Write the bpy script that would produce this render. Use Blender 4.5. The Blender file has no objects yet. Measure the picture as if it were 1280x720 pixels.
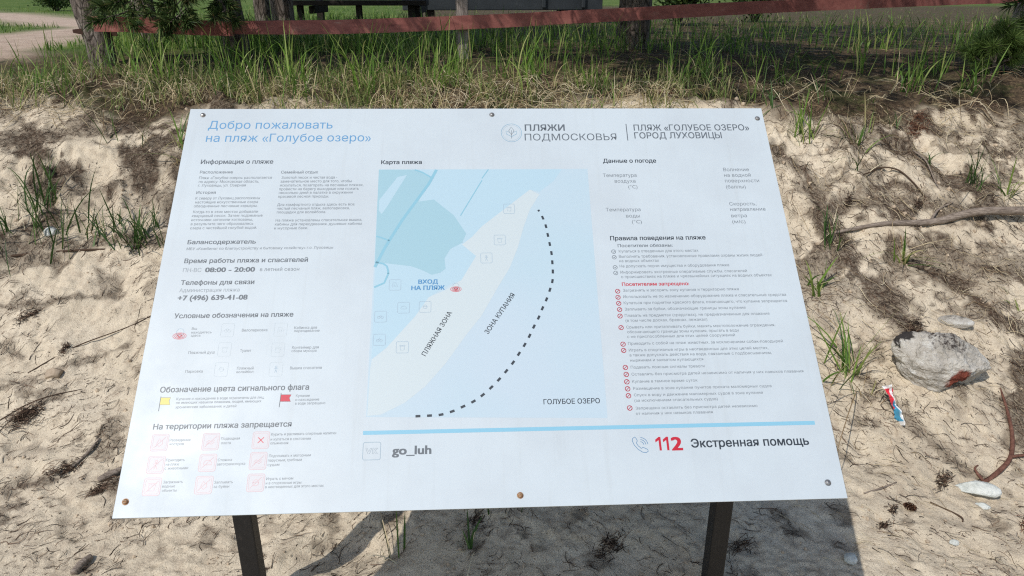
import bpy, bmesh, math, random
import numpy as np
from mathutils import Vector, Matrix, Quaternion

SC = bpy.context.scene
COL = SC.collection
R = math.radians
RNG = np.random.default_rng(11)
random.seed(5)

# ------------------------------------------------------------------ camera
cam = bpy.data.cameras.new("camera")
cam.sensor_width = 36.0
cam.lens = 920.0 / 1280.0 * 36.0
cam.clip_start = 0.02
cam.clip_end = 2000.0
cam_ob = bpy.data.objects.new("camera", cam)
COL.objects.link(cam_ob)
cam_ob.location = (0, 0, 1.64)
cam_ob.rotation_euler = (R(90 - 22), 0, 0)
SC.camera = cam_ob

# ------------------------------------------------------------------ light
TO_SUN = Vector((-0.54, -0.67, 1.0)).normalized()
elev = math.asin(TO_SUN.z)
azim = math.atan2(TO_SUN.x, TO_SUN.y)
world = bpy.data.worlds.new("World")
SC.world = world
world.use_nodes = True
wn = world.node_tree
bg = wn.nodes["Background"]
sky = wn.nodes.new("ShaderNodeTexSky")
sky.sky_type = 'NISHITA'
sky.sun_disc = False
sky.sun_elevation = elev
sky.sun_rotation = azim % (2 * math.pi)
sky.air_density = 1.2
sky.dust_density = 1.0
wn.links.new(sky.outputs[0], bg.inputs[0])
bg.inputs[1].default_value = 0.13
sl = bpy.data.lights.new("sun", 'SUN')
sl.energy = 3.3
sl.angle = R(0.53)
sl.color = (1.0, 0.955, 0.89)
so = bpy.data.objects.new("sun", sl)
COL.objects.link(so)
so.location = TO_SUN * 30
so.rotation_mode = 'QUATERNION'
so.rotation_quaternion = TO_SUN.to_track_quat('Z', 'Y')
vs = SC.view_settings
vs.view_transform = 'Standard'
vs.look = 'None'
vs.gamma = 1.0
vs.use_curve_mapping = False
vs.exposure = -0.03
SC.cycles.max_bounces = 6
SC.cycles.diffuse_bounces = 3
SC.cycles.transmission_bounces = 3
SC.cycles.filter_width = 1.2
SC.cycles.use_denoising = False
SC.cycles.caustics_reflective = False
SC.cycles.caustics_refractive = False


# ------------------------------------------------------------------ helpers
def lin(c):
    return tuple(((x / 255.0) / 12.92 if x / 255.0 <= 0.04045 else ((x / 255.0 + 0.055) / 1.055) ** 2.4) for x in c)


class NT:
    """small helper for building a node material"""

    def __init__(self, name):
        self.m = bpy.data.materials.new(name)
        self.m.use_nodes = True
        self.t = self.m.node_tree
        self.b = self.t.nodes["Principled BSDF"]

    def n(self, typ, **kw):
        nd = self.t.nodes.new(typ)
        for k, val in kw.items():
            if k.startswith("i_"):
                nd.inputs[k[2:].replace("_", " ")].default_value = val
            else:
                setattr(nd, k, val)
        return nd

    def l(self, a, b):
        self.t.links.new(a, b)

    def coord(self, kind="Object", scale=(1, 1, 1), rot=(0, 0, 0)):
        tc = self.n("ShaderNodeTexCoord")
        mp = self.n("ShaderNodeMapping")
        mp.inputs["Scale"].default_value = scale
        mp.inputs["Rotation"].default_value = rot
        self.l(tc.outputs[kind], mp.inputs[0])
        return mp.outputs[0]

    def noise(self, vec, scale, detail=4, rough=0.55, dist=0.0):
        nd = self.n("ShaderNodeTexNoise")
        nd.inputs["Scale"].default_value = scale
        nd.inputs["Detail"].default_value = detail
        nd.inputs["Roughness"].default_value = rough
        nd.inputs["Distortion"].default_value = dist
        if vec is not None:
            self.l(vec, nd.inputs["Vector"])
        return nd.outputs["Fac"]

    def ramp(self, fac, stops):
        nd = self.n("ShaderNodeValToRGB")
        e = nd.color_ramp.elements
        while len(e) > 1:
            e.remove(e[-1])
        e[0].position = stops[0][0]
        e[0].color = tuple(stops[0][1]) + (1,) if len(stops[0][1]) == 3 else stops[0][1]
        for p, c in stops[1:]:
            q = e.new(p)
            q.color = tuple(c) + (1,)
        self.l(fac, nd.inputs[0])
        return nd.outputs[0]

    def mix(self, fac, a, b, blend='MIX'):
        nd = self.n("ShaderNodeMix", data_type='RGBA', blend_type=blend)
        for s, val in ((0, fac), (6, a), (7, b)):
            if isinstance(val, (int, float)):
                nd.inputs[s].default_value = val
            elif isinstance(val, tuple):
                nd.inputs[s].default_value = val + (1,) if len(val) == 3 else val
            else:
                self.l(val, nd.inputs[s])
        return nd.outputs[2]

    def math(self, op, a, b=0.0, clamp=False):
        nd = self.n("ShaderNodeMath", operation=op, use_clamp=clamp)
        for s, val in ((0, a), (1, b)):
            if isinstance(val, (int, float)):
                nd.inputs[s].default_value = val
            else:
                self.l(val, nd.inputs[s])
        return nd.outputs[0]

    def bump(self, height, strength=0.5, dist=0.01):
        nd = self.n("ShaderNodeBump")
        nd.inputs["Strength"].default_value = strength
        nd.inputs["Distance"].default_value = dist
        self.l(height, nd.inputs["Height"])
        self.l(nd.outputs[0], self.b.inputs["Normal"])
        return nd

    def base(self, c):
        if isinstance(c, tuple):
            self.b.inputs["Base Color"].default_value = c + (1,) if len(c) == 3 else c
        else:
            self.l(c, self.b.inputs["Base Color"])
        return self

    def set(self, rough=0.6, spec=0.3, metal=0.0):
        self.b.inputs["Roughness"].default_value = rough
        self.b.inputs["Specular IOR Level"].default_value = spec
        self.b.inputs["Metallic"].default_value = metal
        return self


def plain(name, c, rough=0.6, spec=0.3, metal=0.0):
    return NT(name).base(c).set(rough, spec, metal).m


def mesh_np(name, verts, faces, mat=None, smooth=False):
    """mesh from an (n,3) array and an (m,k) array of faces (or list of such arrays)"""
    me = bpy.data.meshes.new(name)
    if not isinstance(faces, list):
        faces = [faces]
    verts = np.asarray(verts, dtype=np.float32)
    me.vertices.add(len(verts))
    me.vertices.foreach_set("co", verts.ravel())
    loops = np.concatenate([f.ravel() for f in faces]).astype(np.int32)
    tot = np.concatenate([np.full(len(f), f.shape[1]) for f in faces]).astype(np.int32)
    start = np.concatenate([[0], np.cumsum(tot)[:-1]]).astype(np.int32)
    me.loops.add(len(loops))
    me.loops.foreach_set("vertex_index", loops)
    me.polygons.add(len(tot))
    me.polygons.foreach_set("loop_start", start)
    try:
        me.polygons.foreach_set("loop_total", tot)
    except Exception:
        pass
    me.polygons.foreach_set("use_smooth", np.full(len(tot), bool(smooth)))
    me.update(calc_edges=True)
    me.validate()
    if mat:
        me.materials.append(mat)
    return me


def link(name, me, parent=None, loc=None):
    o = bpy.data.objects.new(name, me)
    COL.objects.link(o)
    if parent is not None:
        o.parent = parent
    if loc is not None:
        o.location = loc
    return o


def tag(o, label=None, cat=None, group=None, kind=None):
    if label:
        o["label"] = label
    if cat:
        o["category"] = cat
    if group:
        o["group"] = group
    if kind:
        o["kind"] = kind
    return o


def empty(name, loc, label, cat, group=None):
    o = bpy.data.objects.new(name, None)
    o.empty_display_size = 0.1
    COL.objects.link(o)
    o.location = loc
    return tag(o, label, cat, group)


def strands(P, rad, sides=3):
    """P (N,M,3) polylines, rad (N,M) radii -> tube verts/quads"""
    N, M, _ = P.shape
    T = np.gradient(P, axis=1)
    T /= np.linalg.norm(T, axis=2, keepdims=True) + 1e-9
    ref = np.where(np.abs(T[..., 2:3]) > 0.9, np.array([1.0, 0, 0]), np.array([0, 0, 1.0]))
    A = np.cross(T, ref)
    A /= np.linalg.norm(A, axis=2, keepdims=True) + 1e-9
    B = np.cross(T, A)
    ang = np.arange(sides) * 2 * np.pi / sides
    V = P[:, :, None, :] + rad[:, :, None, None] * (np.cos(ang)[None, None, :, None] * A[:, :, None, :] + np.sin(ang)[None, None, :, None] * B[:, :, None, :])
    idx = np.arange(N * M * sides).reshape(N, M, sides)
    nx = np.roll(idx, -1, axis=2)
    F = np.stack([idx[:, :-1], nx[:, :-1], nx[:, 1:], idx[:, 1:]], axis=-1).reshape(-1, 4)
    return V.reshape(-1, 3), F


def blades(P, wid, side):
    """P (N,M,3) centre lines, wid (N,M) half widths, side (N,3) -> ribbons"""
    N, M, _ = P.shape
    s = side[:, None, :] * wid[:, :, None]
    V = np.stack([P - s, P + s], axis=2)
    idx = np.arange(N * M * 2).reshape(N, M, 2)
    F = np.stack([idx[:, :-1, 0], idx[:, :-1, 1], idx[:, 1:, 1], idx[:, 1:, 0]], axis=-1).reshape(-1, 4)
    return V.reshape(-1, 3), F


def joined(parts):
    Vs, Fs, off = [], [], 0
    for v, f in parts:
        Vs.append(v)
        Fs.append(f + off)
        off += len(v)
    return np.concatenate(Vs), np.concatenate(Fs)


def tube(pts, radii, sides=10, jitter=0.0, seed=0):
    """one closed, rounded tube through points (for trunks, sticks, roots)"""
    P = np.asarray(pts, float)
    n = len(P)
    M = max(4 * n, 8)
    t = np.linspace(0, n - 1, M)
    i = np.clip(t.astype(int), 0, n - 2)
    f = (t - i)[:, None]
    p0 = P[np.clip(i - 1, 0, n - 1)]
    p1, p2 = P[i], P[i + 1]
    p3 = P[np.clip(i + 2, 0, n - 1)]
    C = 0.5 * ((2 * p1) + (-p0 + p2) * f + (2 * p0 - 5 * p1 + 4 * p2 - p3) * f ** 2 + (-p0 + 3 * p1 - 3 * p2 + p3) * f ** 3)
    r = np.interp(t, np.arange(n), radii)
    rg = np.random.default_rng(seed)
    V, F = strands(C[None], r[None], sides)
    V = V.reshape(M, sides, 3)
    if jitter:
        k = 1 + jitter * (rg.random((M, sides, 1)) - 0.5) * 2
        V = C[:, None] + (V - C[:, None]) * k
    V = V.reshape(-1, 3)
    capa = np.arange(sides)[::-1]
    capb = np.arange(sides) + (M - 1) * sides
    V2 = np.concatenate([V, C[:1], C[-1:]])
    ia, ib = len(V), len(V) + 1
    tri = [(capa[k], capa[(k + 1) % sides], ia) for k in range(sides)] + [(capb[k], capb[(k + 1) % sides], ib) for k in range(sides)]
    return V2, [F, np.array(tri)]


def box_bm(bm, c, s, rot=None):
    m = Matrix.Translation(c)
    if rot is not None:
        m = m @ rot.to_4x4()
    m = m @ Matrix.Diagonal((s[0], s[1], s[2], 1))
    return bmesh.ops.create_cube(bm, size=1.0, matrix=m)


def bm_obj(name, bm, mat, parent=None, bevel=0.0, smooth=False):
    me = bpy.data.meshes.new(name)
    if bevel:
        bmesh.ops.bevel(bm, geom=list(bm.edges), offset=bevel, segments=2, affect='EDGES', profile=0.5)
    if smooth:
        for f in bm.faces:
            f.smooth = True
    bm.to_mesh(me)
    bm.free()
    if mat:
        me.materials.append(mat)
    return link(name, me, parent)


# ------------------------------------------------------------------ ground shape
def _hash(ix, iy, seed):
    n = (ix * 374761393 + iy * 668265263 + seed * 974634533) & 0xFFFFFFFF
    n = ((n ^ (n >> 13)) * 1274126177) & 0xFFFFFFFF
    n = n ^ (n >> 16)
    return (n & 0xFFFFFF) / float(0xFFFFFF)


def vnoise(x, y, seed=0):
    ix, iy = np.floor(x).astype(np.int64), np.floor(y).astype(np.int64)
    fx, fy = x - ix, y - iy
    fx = fx * fx * fx * (fx * (fx * 6 - 15) + 10)
    fy = fy * fy * fy * (fy * (fy * 6 - 15) + 10)
    a, b = _hash(ix, iy, seed), _hash(ix + 1, iy, seed)
    c, d = _hash(ix, iy + 1, seed), _hash(ix + 1, iy + 1, seed)
    return (a + (b - a) * fx) * (1 - fy) + (c + (d - c) * fx) * fy


def fbm(x, y, octaves=4, seed=0, gain=0.5):
    t, amp, s = 0.0, 1.0, 0.0
    for k in range(octaves):
        t = t + amp * vnoise(x * 2 ** k + 17.3 * k, y * 2 ** k - 9.1 * k, seed + k)
        s += amp
        amp *= gain
    return t / s


def sstep(a, b, x):
    t = np.clip((x - a) / (b - a), 0, 1)
    return t * t * (3 - 2 * t)


PS = [-50, 1.9, 2.3, 2.7, 3.2, 3.7, 4.1, 4.6, 5.3, 8, 15, 40, 800]
PZ = [0, 0, .06, .27, .58, .88, 1.06, 1.14, 1.2, 1.2, 1.15, 1.15, 1.15]


def rotc(x, y, deg):
    c, s = math.cos(R(deg)), math.sin(R(deg))
    return x * c + y * s, -x * s + y * c


def seg_dist(x, y, pts):
    d = np.full(np.shape(x), 1e9)
    for (ax, ay), (bx, by) in zip(pts[:-1], pts[1:]):
        vx, vy = bx - ax, by - ay
        t = np.clip(((x - ax) * vx + (y - ay) * vy) / (vx * vx + vy * vy), 0, 1)
        d = np.minimum(d, np.hypot(x - ax - t * vx, y - ay - t * vy))
    return d


# bands of exposed roots and dark soil: (polyline, half width, strength)
BANDS = [
    ([(1.72, 3.45), (1.85, 3.5), (1.96, 3.42), (2.03, 3.3)], .03, .9),
    ([(1.78, 3.12), (1.92, 3.03), (1.98, 2.92), (2.03, 2.83), (2.16, 2.70), (2.4, 2.55)], .055, 1.0),
    ([(1.45, 3.33), (1.50, 3.12), (1.58, 2.98), (1.64, 2.85), (1.68, 2.74)], .085, .95),
    ([(1.50, 3.36), (1.70, 3.39), (1.93, 3.38), (2.10, 3.33)], .05, .85),
    ([(1.98, 3.10), (2.10, 3.03), (2.20, 3.0), (2.3, 2.9)], .03, .9),
    ([(2.05, 2.62), (1.93, 2.45), (1.90, 2.32), (2.0, 2.15)], .07, .9),
    ([(1.34, 3.7), (1.45, 3.52), (1.47, 3.27)], .06, .9),
    ([(1.70, 3.85), (1.74, 3.68)], .06, .9),
    ([(2.0, 3.72), (2.1, 3.55), (2.15, 3.45)], .06, .8),
    ([(1.35, 2.75), (1.45, 2.5), (1.58, 2.25), (1.66, 2.16)], .03, .6),
    ([(-1.62, 3.62), (-1.56, 3.40), (-1.5, 3.3)], .09, .9),
    ([(-2.55, 3.75), (-2.3, 3.8), (-2.04, 3.86), (-1.95, 3.93)], .07, .75),
    ([(-2.4, 3.12), (-2.1, 3.15), (-1.8, 3.2), (-1.55, 3.24)], .03, .7),
    ([(-2.3, 3.5), (-2.1, 3.42), (-1.85, 3.5), (-1.7, 3.42)], .05, .6),
    ([(-1.40, 2.3), (-1.36, 2.14)], .05, .8),
    ([(-1.33, 2.62), (-1.36, 2.46)], .04, .9),
    ([(-1.72, 2.13), (-1.6, 2.16)], .035, .8),
    ([(-2.3, 2.87), (-2.0, 2.87), (-1.9, 2.92), (-1.7, 2.98)], .014, .7),
    ([(-2.05, 2.5), (-1.85, 2.62), (-1.6, 2.75)], .012, .6),
]


def height(x, y):
    x = np.asarray(x, float)
    y = np.asarray(y, float)
    s = y + 0.10 * (fbm(x / 0.9, y * 0 + 3.1, 3, 40) - 0.5) * 2 * sstep(1.9, 3.2, y) * (1 - sstep(4.6, 6.5, y))
    z = sum(np.interp(s + o, PS, PZ) for o in (-.2, -.1, 0, .1, .2)) / 5
    near = np.exp(-np.maximum(np.hypot(x, y - 2.5) - 4.0, 0) / 2.0)
    slope = sstep(2.2, 2.9, y) * (1 - sstep(4.3, 5.2, y))
    z = z + 0.05 * (fbm(x / .75, y / .75, 3, 1) - .5) * 2 * (0.2 + slope) * near
    clod = slope * (0.35 + 0.65 * sstep(2.9, 3.4, y))
    wx = x + 0.05 * (fbm(x / .12, y / .12, 2, 77) - .5)
    wy = y + 0.05 * (fbm(x / .12, y / .12, 2, 78) - .5)
    rid = 1 - np.abs(2 * fbm(wx / .22, wy / .22, 3, 5) - 1)
    rough = fbm(x / .55, y / .55, 2, 303)
    z = z + clod * near * (.6 + .9 * sstep(.4, .6, rough)) * (0.060 * (rid - .75) + 0.045 * (fbm(wx / .10, wy / .10, 3, 9) - .5))
    r2 = 1 - np.abs(2 * fbm(wx / .075, wy / .06, 2, 305) - 1)
    z = z + clod * near * .022 * (r2 - .7) * sstep(.35, .6, rough)
    # wind and foot marks, drawn out along the fall of the litter
    deg = np.where(x < 0, 48.0, -38.0)
    u, w = x * np.cos(np.radians(deg)) + y * np.sin(np.radians(deg)), -x * np.sin(np.radians(deg)) + y * np.cos(np.radians(deg))
    z = z + near * 0.011 * (fbm(u / .16, w / .07, 3, 21) - .5)
    z = z + near * 0.007 * (fbm(u / .05, w / .02, 2, 31) - .5)
    pit = sstep(.60, .78, fbm(wx / .13, wy / .11, 2, 63))
    z = z - near * 0.013 * pit * (1 - slope * .2)
    z = z + near * 0.010 * (fbm(x / .022, y / .020, 2, 55) - .5) * (.4 + 1.2 * sstep(.4, .6, fbm(x / .2, y / .2, 2, 57)))
    # a few deeper foot prints
    for fx, fy, fr, fd in ((-1.25, 2.05, .10, .02), (-1.75, 2.35, .11, .018), (1.25, 2.25, .12, .02), (-0.5, 1.85, .14, .025), (1.4, 1.85, .10, .015), (-2.0, 2.62, .12, .02), (.4, 1.8, .13, .018)):
        q = ((x - fx) / fr) ** 2 + ((y - fy) / (fr * .6)) ** 2
        z = z - fd * np.exp(-q) + fd * .5 * np.exp(-(np.sqrt(q) - 1.6) ** 2 * 3)
    # mound of sand that carries the rock
    z = z + 0.05 * np.exp(-(((x - 1.66) / .22) ** 2 + ((y - 2.48) / .16) ** 2))
    # lip of turf overhanging the sand on the right
    lipy = 4.02 + 0.16 * (fbm(x / .35, x * 0 + 8.8, 3, 90) - .5) * 2
    z = z + near * 0.038 * sstep(-.06, .06, y - lipy) * (1 - sstep(0.1, .8, y - lipy)) * sstep(.2, 1.2, np.abs(x))
    return z


def soil_mask(x, y):
    m = np.zeros(np.shape(x))
    jag = 0.9 + 1.2 * (fbm(x / .07, y / .07, 3, 15) - .5) * 2
    for pts, wd, st in BANDS:
        d = seg_dist(x, y, pts)
        m = np.maximum(m, st * (1 - sstep(wd * .35 * jag, wd * 1.35 * jag + .004, d)))
    slope = sstep(2.7, 3.3, y) * (1 - sstep(4.3, 4.6, y))
    n = fbm(x / .22, y / .22, 4, 25, .6)
    side = sstep(.9, 1.3, np.abs(x))
    m = np.maximum(m, slope * side * 0.95 * sstep(.55, .63, n))
    n3 = fbm(x / .13, y / .13, 4, 27, .65)
    m = np.maximum(m, sstep(1.2, 1.4, x) * sstep(2.2, 2.8, y) * .6 * sstep(.56, .66, n3))
    n2 = fbm(x / .10, y / .10, 3, 26, .6)
    m = np.maximum(m, 0.55 * sstep(.66, .74, n2) * sstep(1.0, 2.0, y))
    return np.clip(m, 0, 1)


def turf_mask(x, y):
    e = 4.02 + 0.28 * (fbm(x / .5, y / .5, 4, 61) - .5) * 2 - 0.06 * sstep(.5, 2.5, x)
    return sstep(-.10, .12, y - e)


def path_mask(x, y):
    wob = 0.5 * (fbm(x / 1.4, y / 1.4, 4, 71) - .5) * 2
    near = sstep(-.25, .25, (-3.55 - .30 * (y - 5.3)) - x + wob * .6) * sstep(5.1, 5.5, y) * (1 - sstep(8.0, 8.9, y + wob))
    d = seg_dist(x, y, [(-17, 22), (-11.3, 17), (-6.6, 11.9), (-4.4, 10.6)]) + wob * .5
    far = 1 - sstep(.55, 1.0, d)
    d2 = seg_dist(x, y, [(-5.0, 8.2), (-5.4, 10.9)]) + wob * .4
    mid = 1 - sstep(.35, .7, d2)
    return np.clip(np.maximum(np.maximum(near, far), mid), 0, 1)


def open_mask(x, y):
    """1 on the open meadow at the left, 0 on the forest floor under the trees"""
    return 1 - sstep(-.5, .5, x + .13 * y + .9 * (fbm(x / 1.2, y / 1.2, 3, 191) - .5)) * (1 - sstep(24, 30, y))


def grow(start, stop, d0, k):
    out = [start]
    d = d0
    while out[-1] < stop:
        out.append(out[-1] + d)
        d *= k
    return np.array(out[1:])


xd = np.arange(-2.75, 2.7501, .0085)
gx = np.concatenate([-grow(2.75, 420, .012, 1.09)[::-1], xd, grow(2.75, 420, .012, 1.09)])
yd = []
yy = 1.45
while yy < 5.4:
    yd.append(yy)
    yy += .0055 + .0022 * max(yy - 1.6, 0)
yd = np.array(yd)
gy = np.concatenate([(1.45 - (grow(0, 60, .02, 1.12)))[::-1], yd, grow(yd[-1], 700, .016, 1.06)])
GX, GY = np.meshgrid(gx, gy)
GZ = height(GX, GY)
nx, ny = len(gx), len(gy)
gi = np.arange(nx * ny).reshape(ny, nx)
gf = np.stack([gi[:-1, :-1], gi[:-1, 1:], gi[1:, 1:], gi[1:, :-1]], -1).reshape(-1, 4)


# ------------------------------------------------------------------ ground material
def ground_material():
    k = NT("sandy_ground")
    v = k.coord("Object")

    def att(nm):
        a = k.n("ShaderNodeAttribute", attribute_name=nm)
        return a.outputs["Fac"]
    big = k.noise(v, 1.6, 5, .6)
    sand = k.ramp(big, [(.3, (.585, .495, .37)), (.5, (.69, .59, .445)), (.7, (.75, .65, .505))])
    med = k.noise(v, 22, 5, .65)
    sand = k.mix(k.math('MULTIPLY', k.math('SUBTRACT', med, .46, True), 2.6, True), sand, (.36, .285, .21))
    grain = k.noise(v, 420, 3, .7)
    sand = k.mix(1.0, sand, k.ramp(grain, [(.32, (.62, .60, .58)), (.5, (1, 1, 1)), (.72, (1.12, 1.12, 1.12))]), 'MULTIPLY')
    spk = k.noise(v, 150, 2, .5)
    sand = k.mix(k.ramp(spk, [(.645, (0, 0, 0)), (.71, (.8, .8, .8))]), sand, (.13, .10, .075))
    # fibrous dark soil
    fib = k.noise(v, 55, 6, .8, 2.2)
    soilc = k.ramp(fib, [(.3, (.02, .013, .009)), (.52, (.06, .038, .026)), (.72, (.19, .13, .085))])
    sm = k.math('MULTIPLY', att("soil"), k.ramp(k.noise(v, 46, 5, .7, 1.2), [(.40, (1, 1, 1)), (.72, (.55, .55, .55))]))
    c = k.mix(sm, sand, soilc)
    # turf: needles, straw, humus
    tf = k.noise(v, 38, 6, .75, 1.0)
    turf = k.ramp(tf, [(.3, (.026, .02, .015)), (.48, (.075, .054, .036)), (.62, (.17, .12, .072)), (.75, (.31, .23, .14))])
    moss = k.ramp(k.noise(v, 2.6, 6, .7), [(.48, (0, 0, 0)), (.60, (.75, .75, .75))])
    turf = k.mix(moss, turf, k.ramp(k.noise(v, 26, 5, .7), [(.3, (.02, .034, .010)), (.6, (.07, .085, .028)), (.75, (.17, .15, .07))]))
    c = k.mix(att("turf"), c, turf)
    # far meadow and trodden path
    gn = k.noise(v, 1.1, 6, .7)
    gn2 = k.noise(v, 9, 5, .7)
    mead = k.ramp(k.mix(.5, gn, gn2), [(.3, (.035, .07, .016)), (.5, (.085, .135, .028)), (.62, (.17, .19, .06)), (.72, (.27, .23, .11))])
    c = k.mix(att("meadow"), c, mead)
    pth = k.ramp(k.noise(v, 5, 5, .65), [(.3, (.40, .29, .22)), (.7, (.56, .44, .34))])
    c = k.mix(att("path"), c, pth)
    k.base(c).set(.95, .1)
    hb = k.math('ADD', k.math('MULTIPLY', k.noise(v, 110, 4, .7), .7), k.math('MULTIPLY', grain, .35))
    k.bump(hb, .8, .010)
    return k.m


gm = mesh_np("ground", np.stack([GX, GY, GZ], -1).reshape(-1, 3), gf, ground_material(), True)
tm = turf_mask(GX, GY)
for nm, arr in (("soil", soil_mask(GX, GY)), ("turf", tm), ("meadow", sstep(5.5, 6.6, GY + .5 * (fbm(GX / .8, GY / .8, 3, 33) - .5)) * open_mask(GX, GY)), ("path", path_mask(GX, GY))):
    a = gm.attributes.new(nm, 'FLOAT', 'POINT')
    a.data.foreach_set("value", arr.astype(np.float32).ravel())
tag(link("ground", gm), kind="structure")

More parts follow.
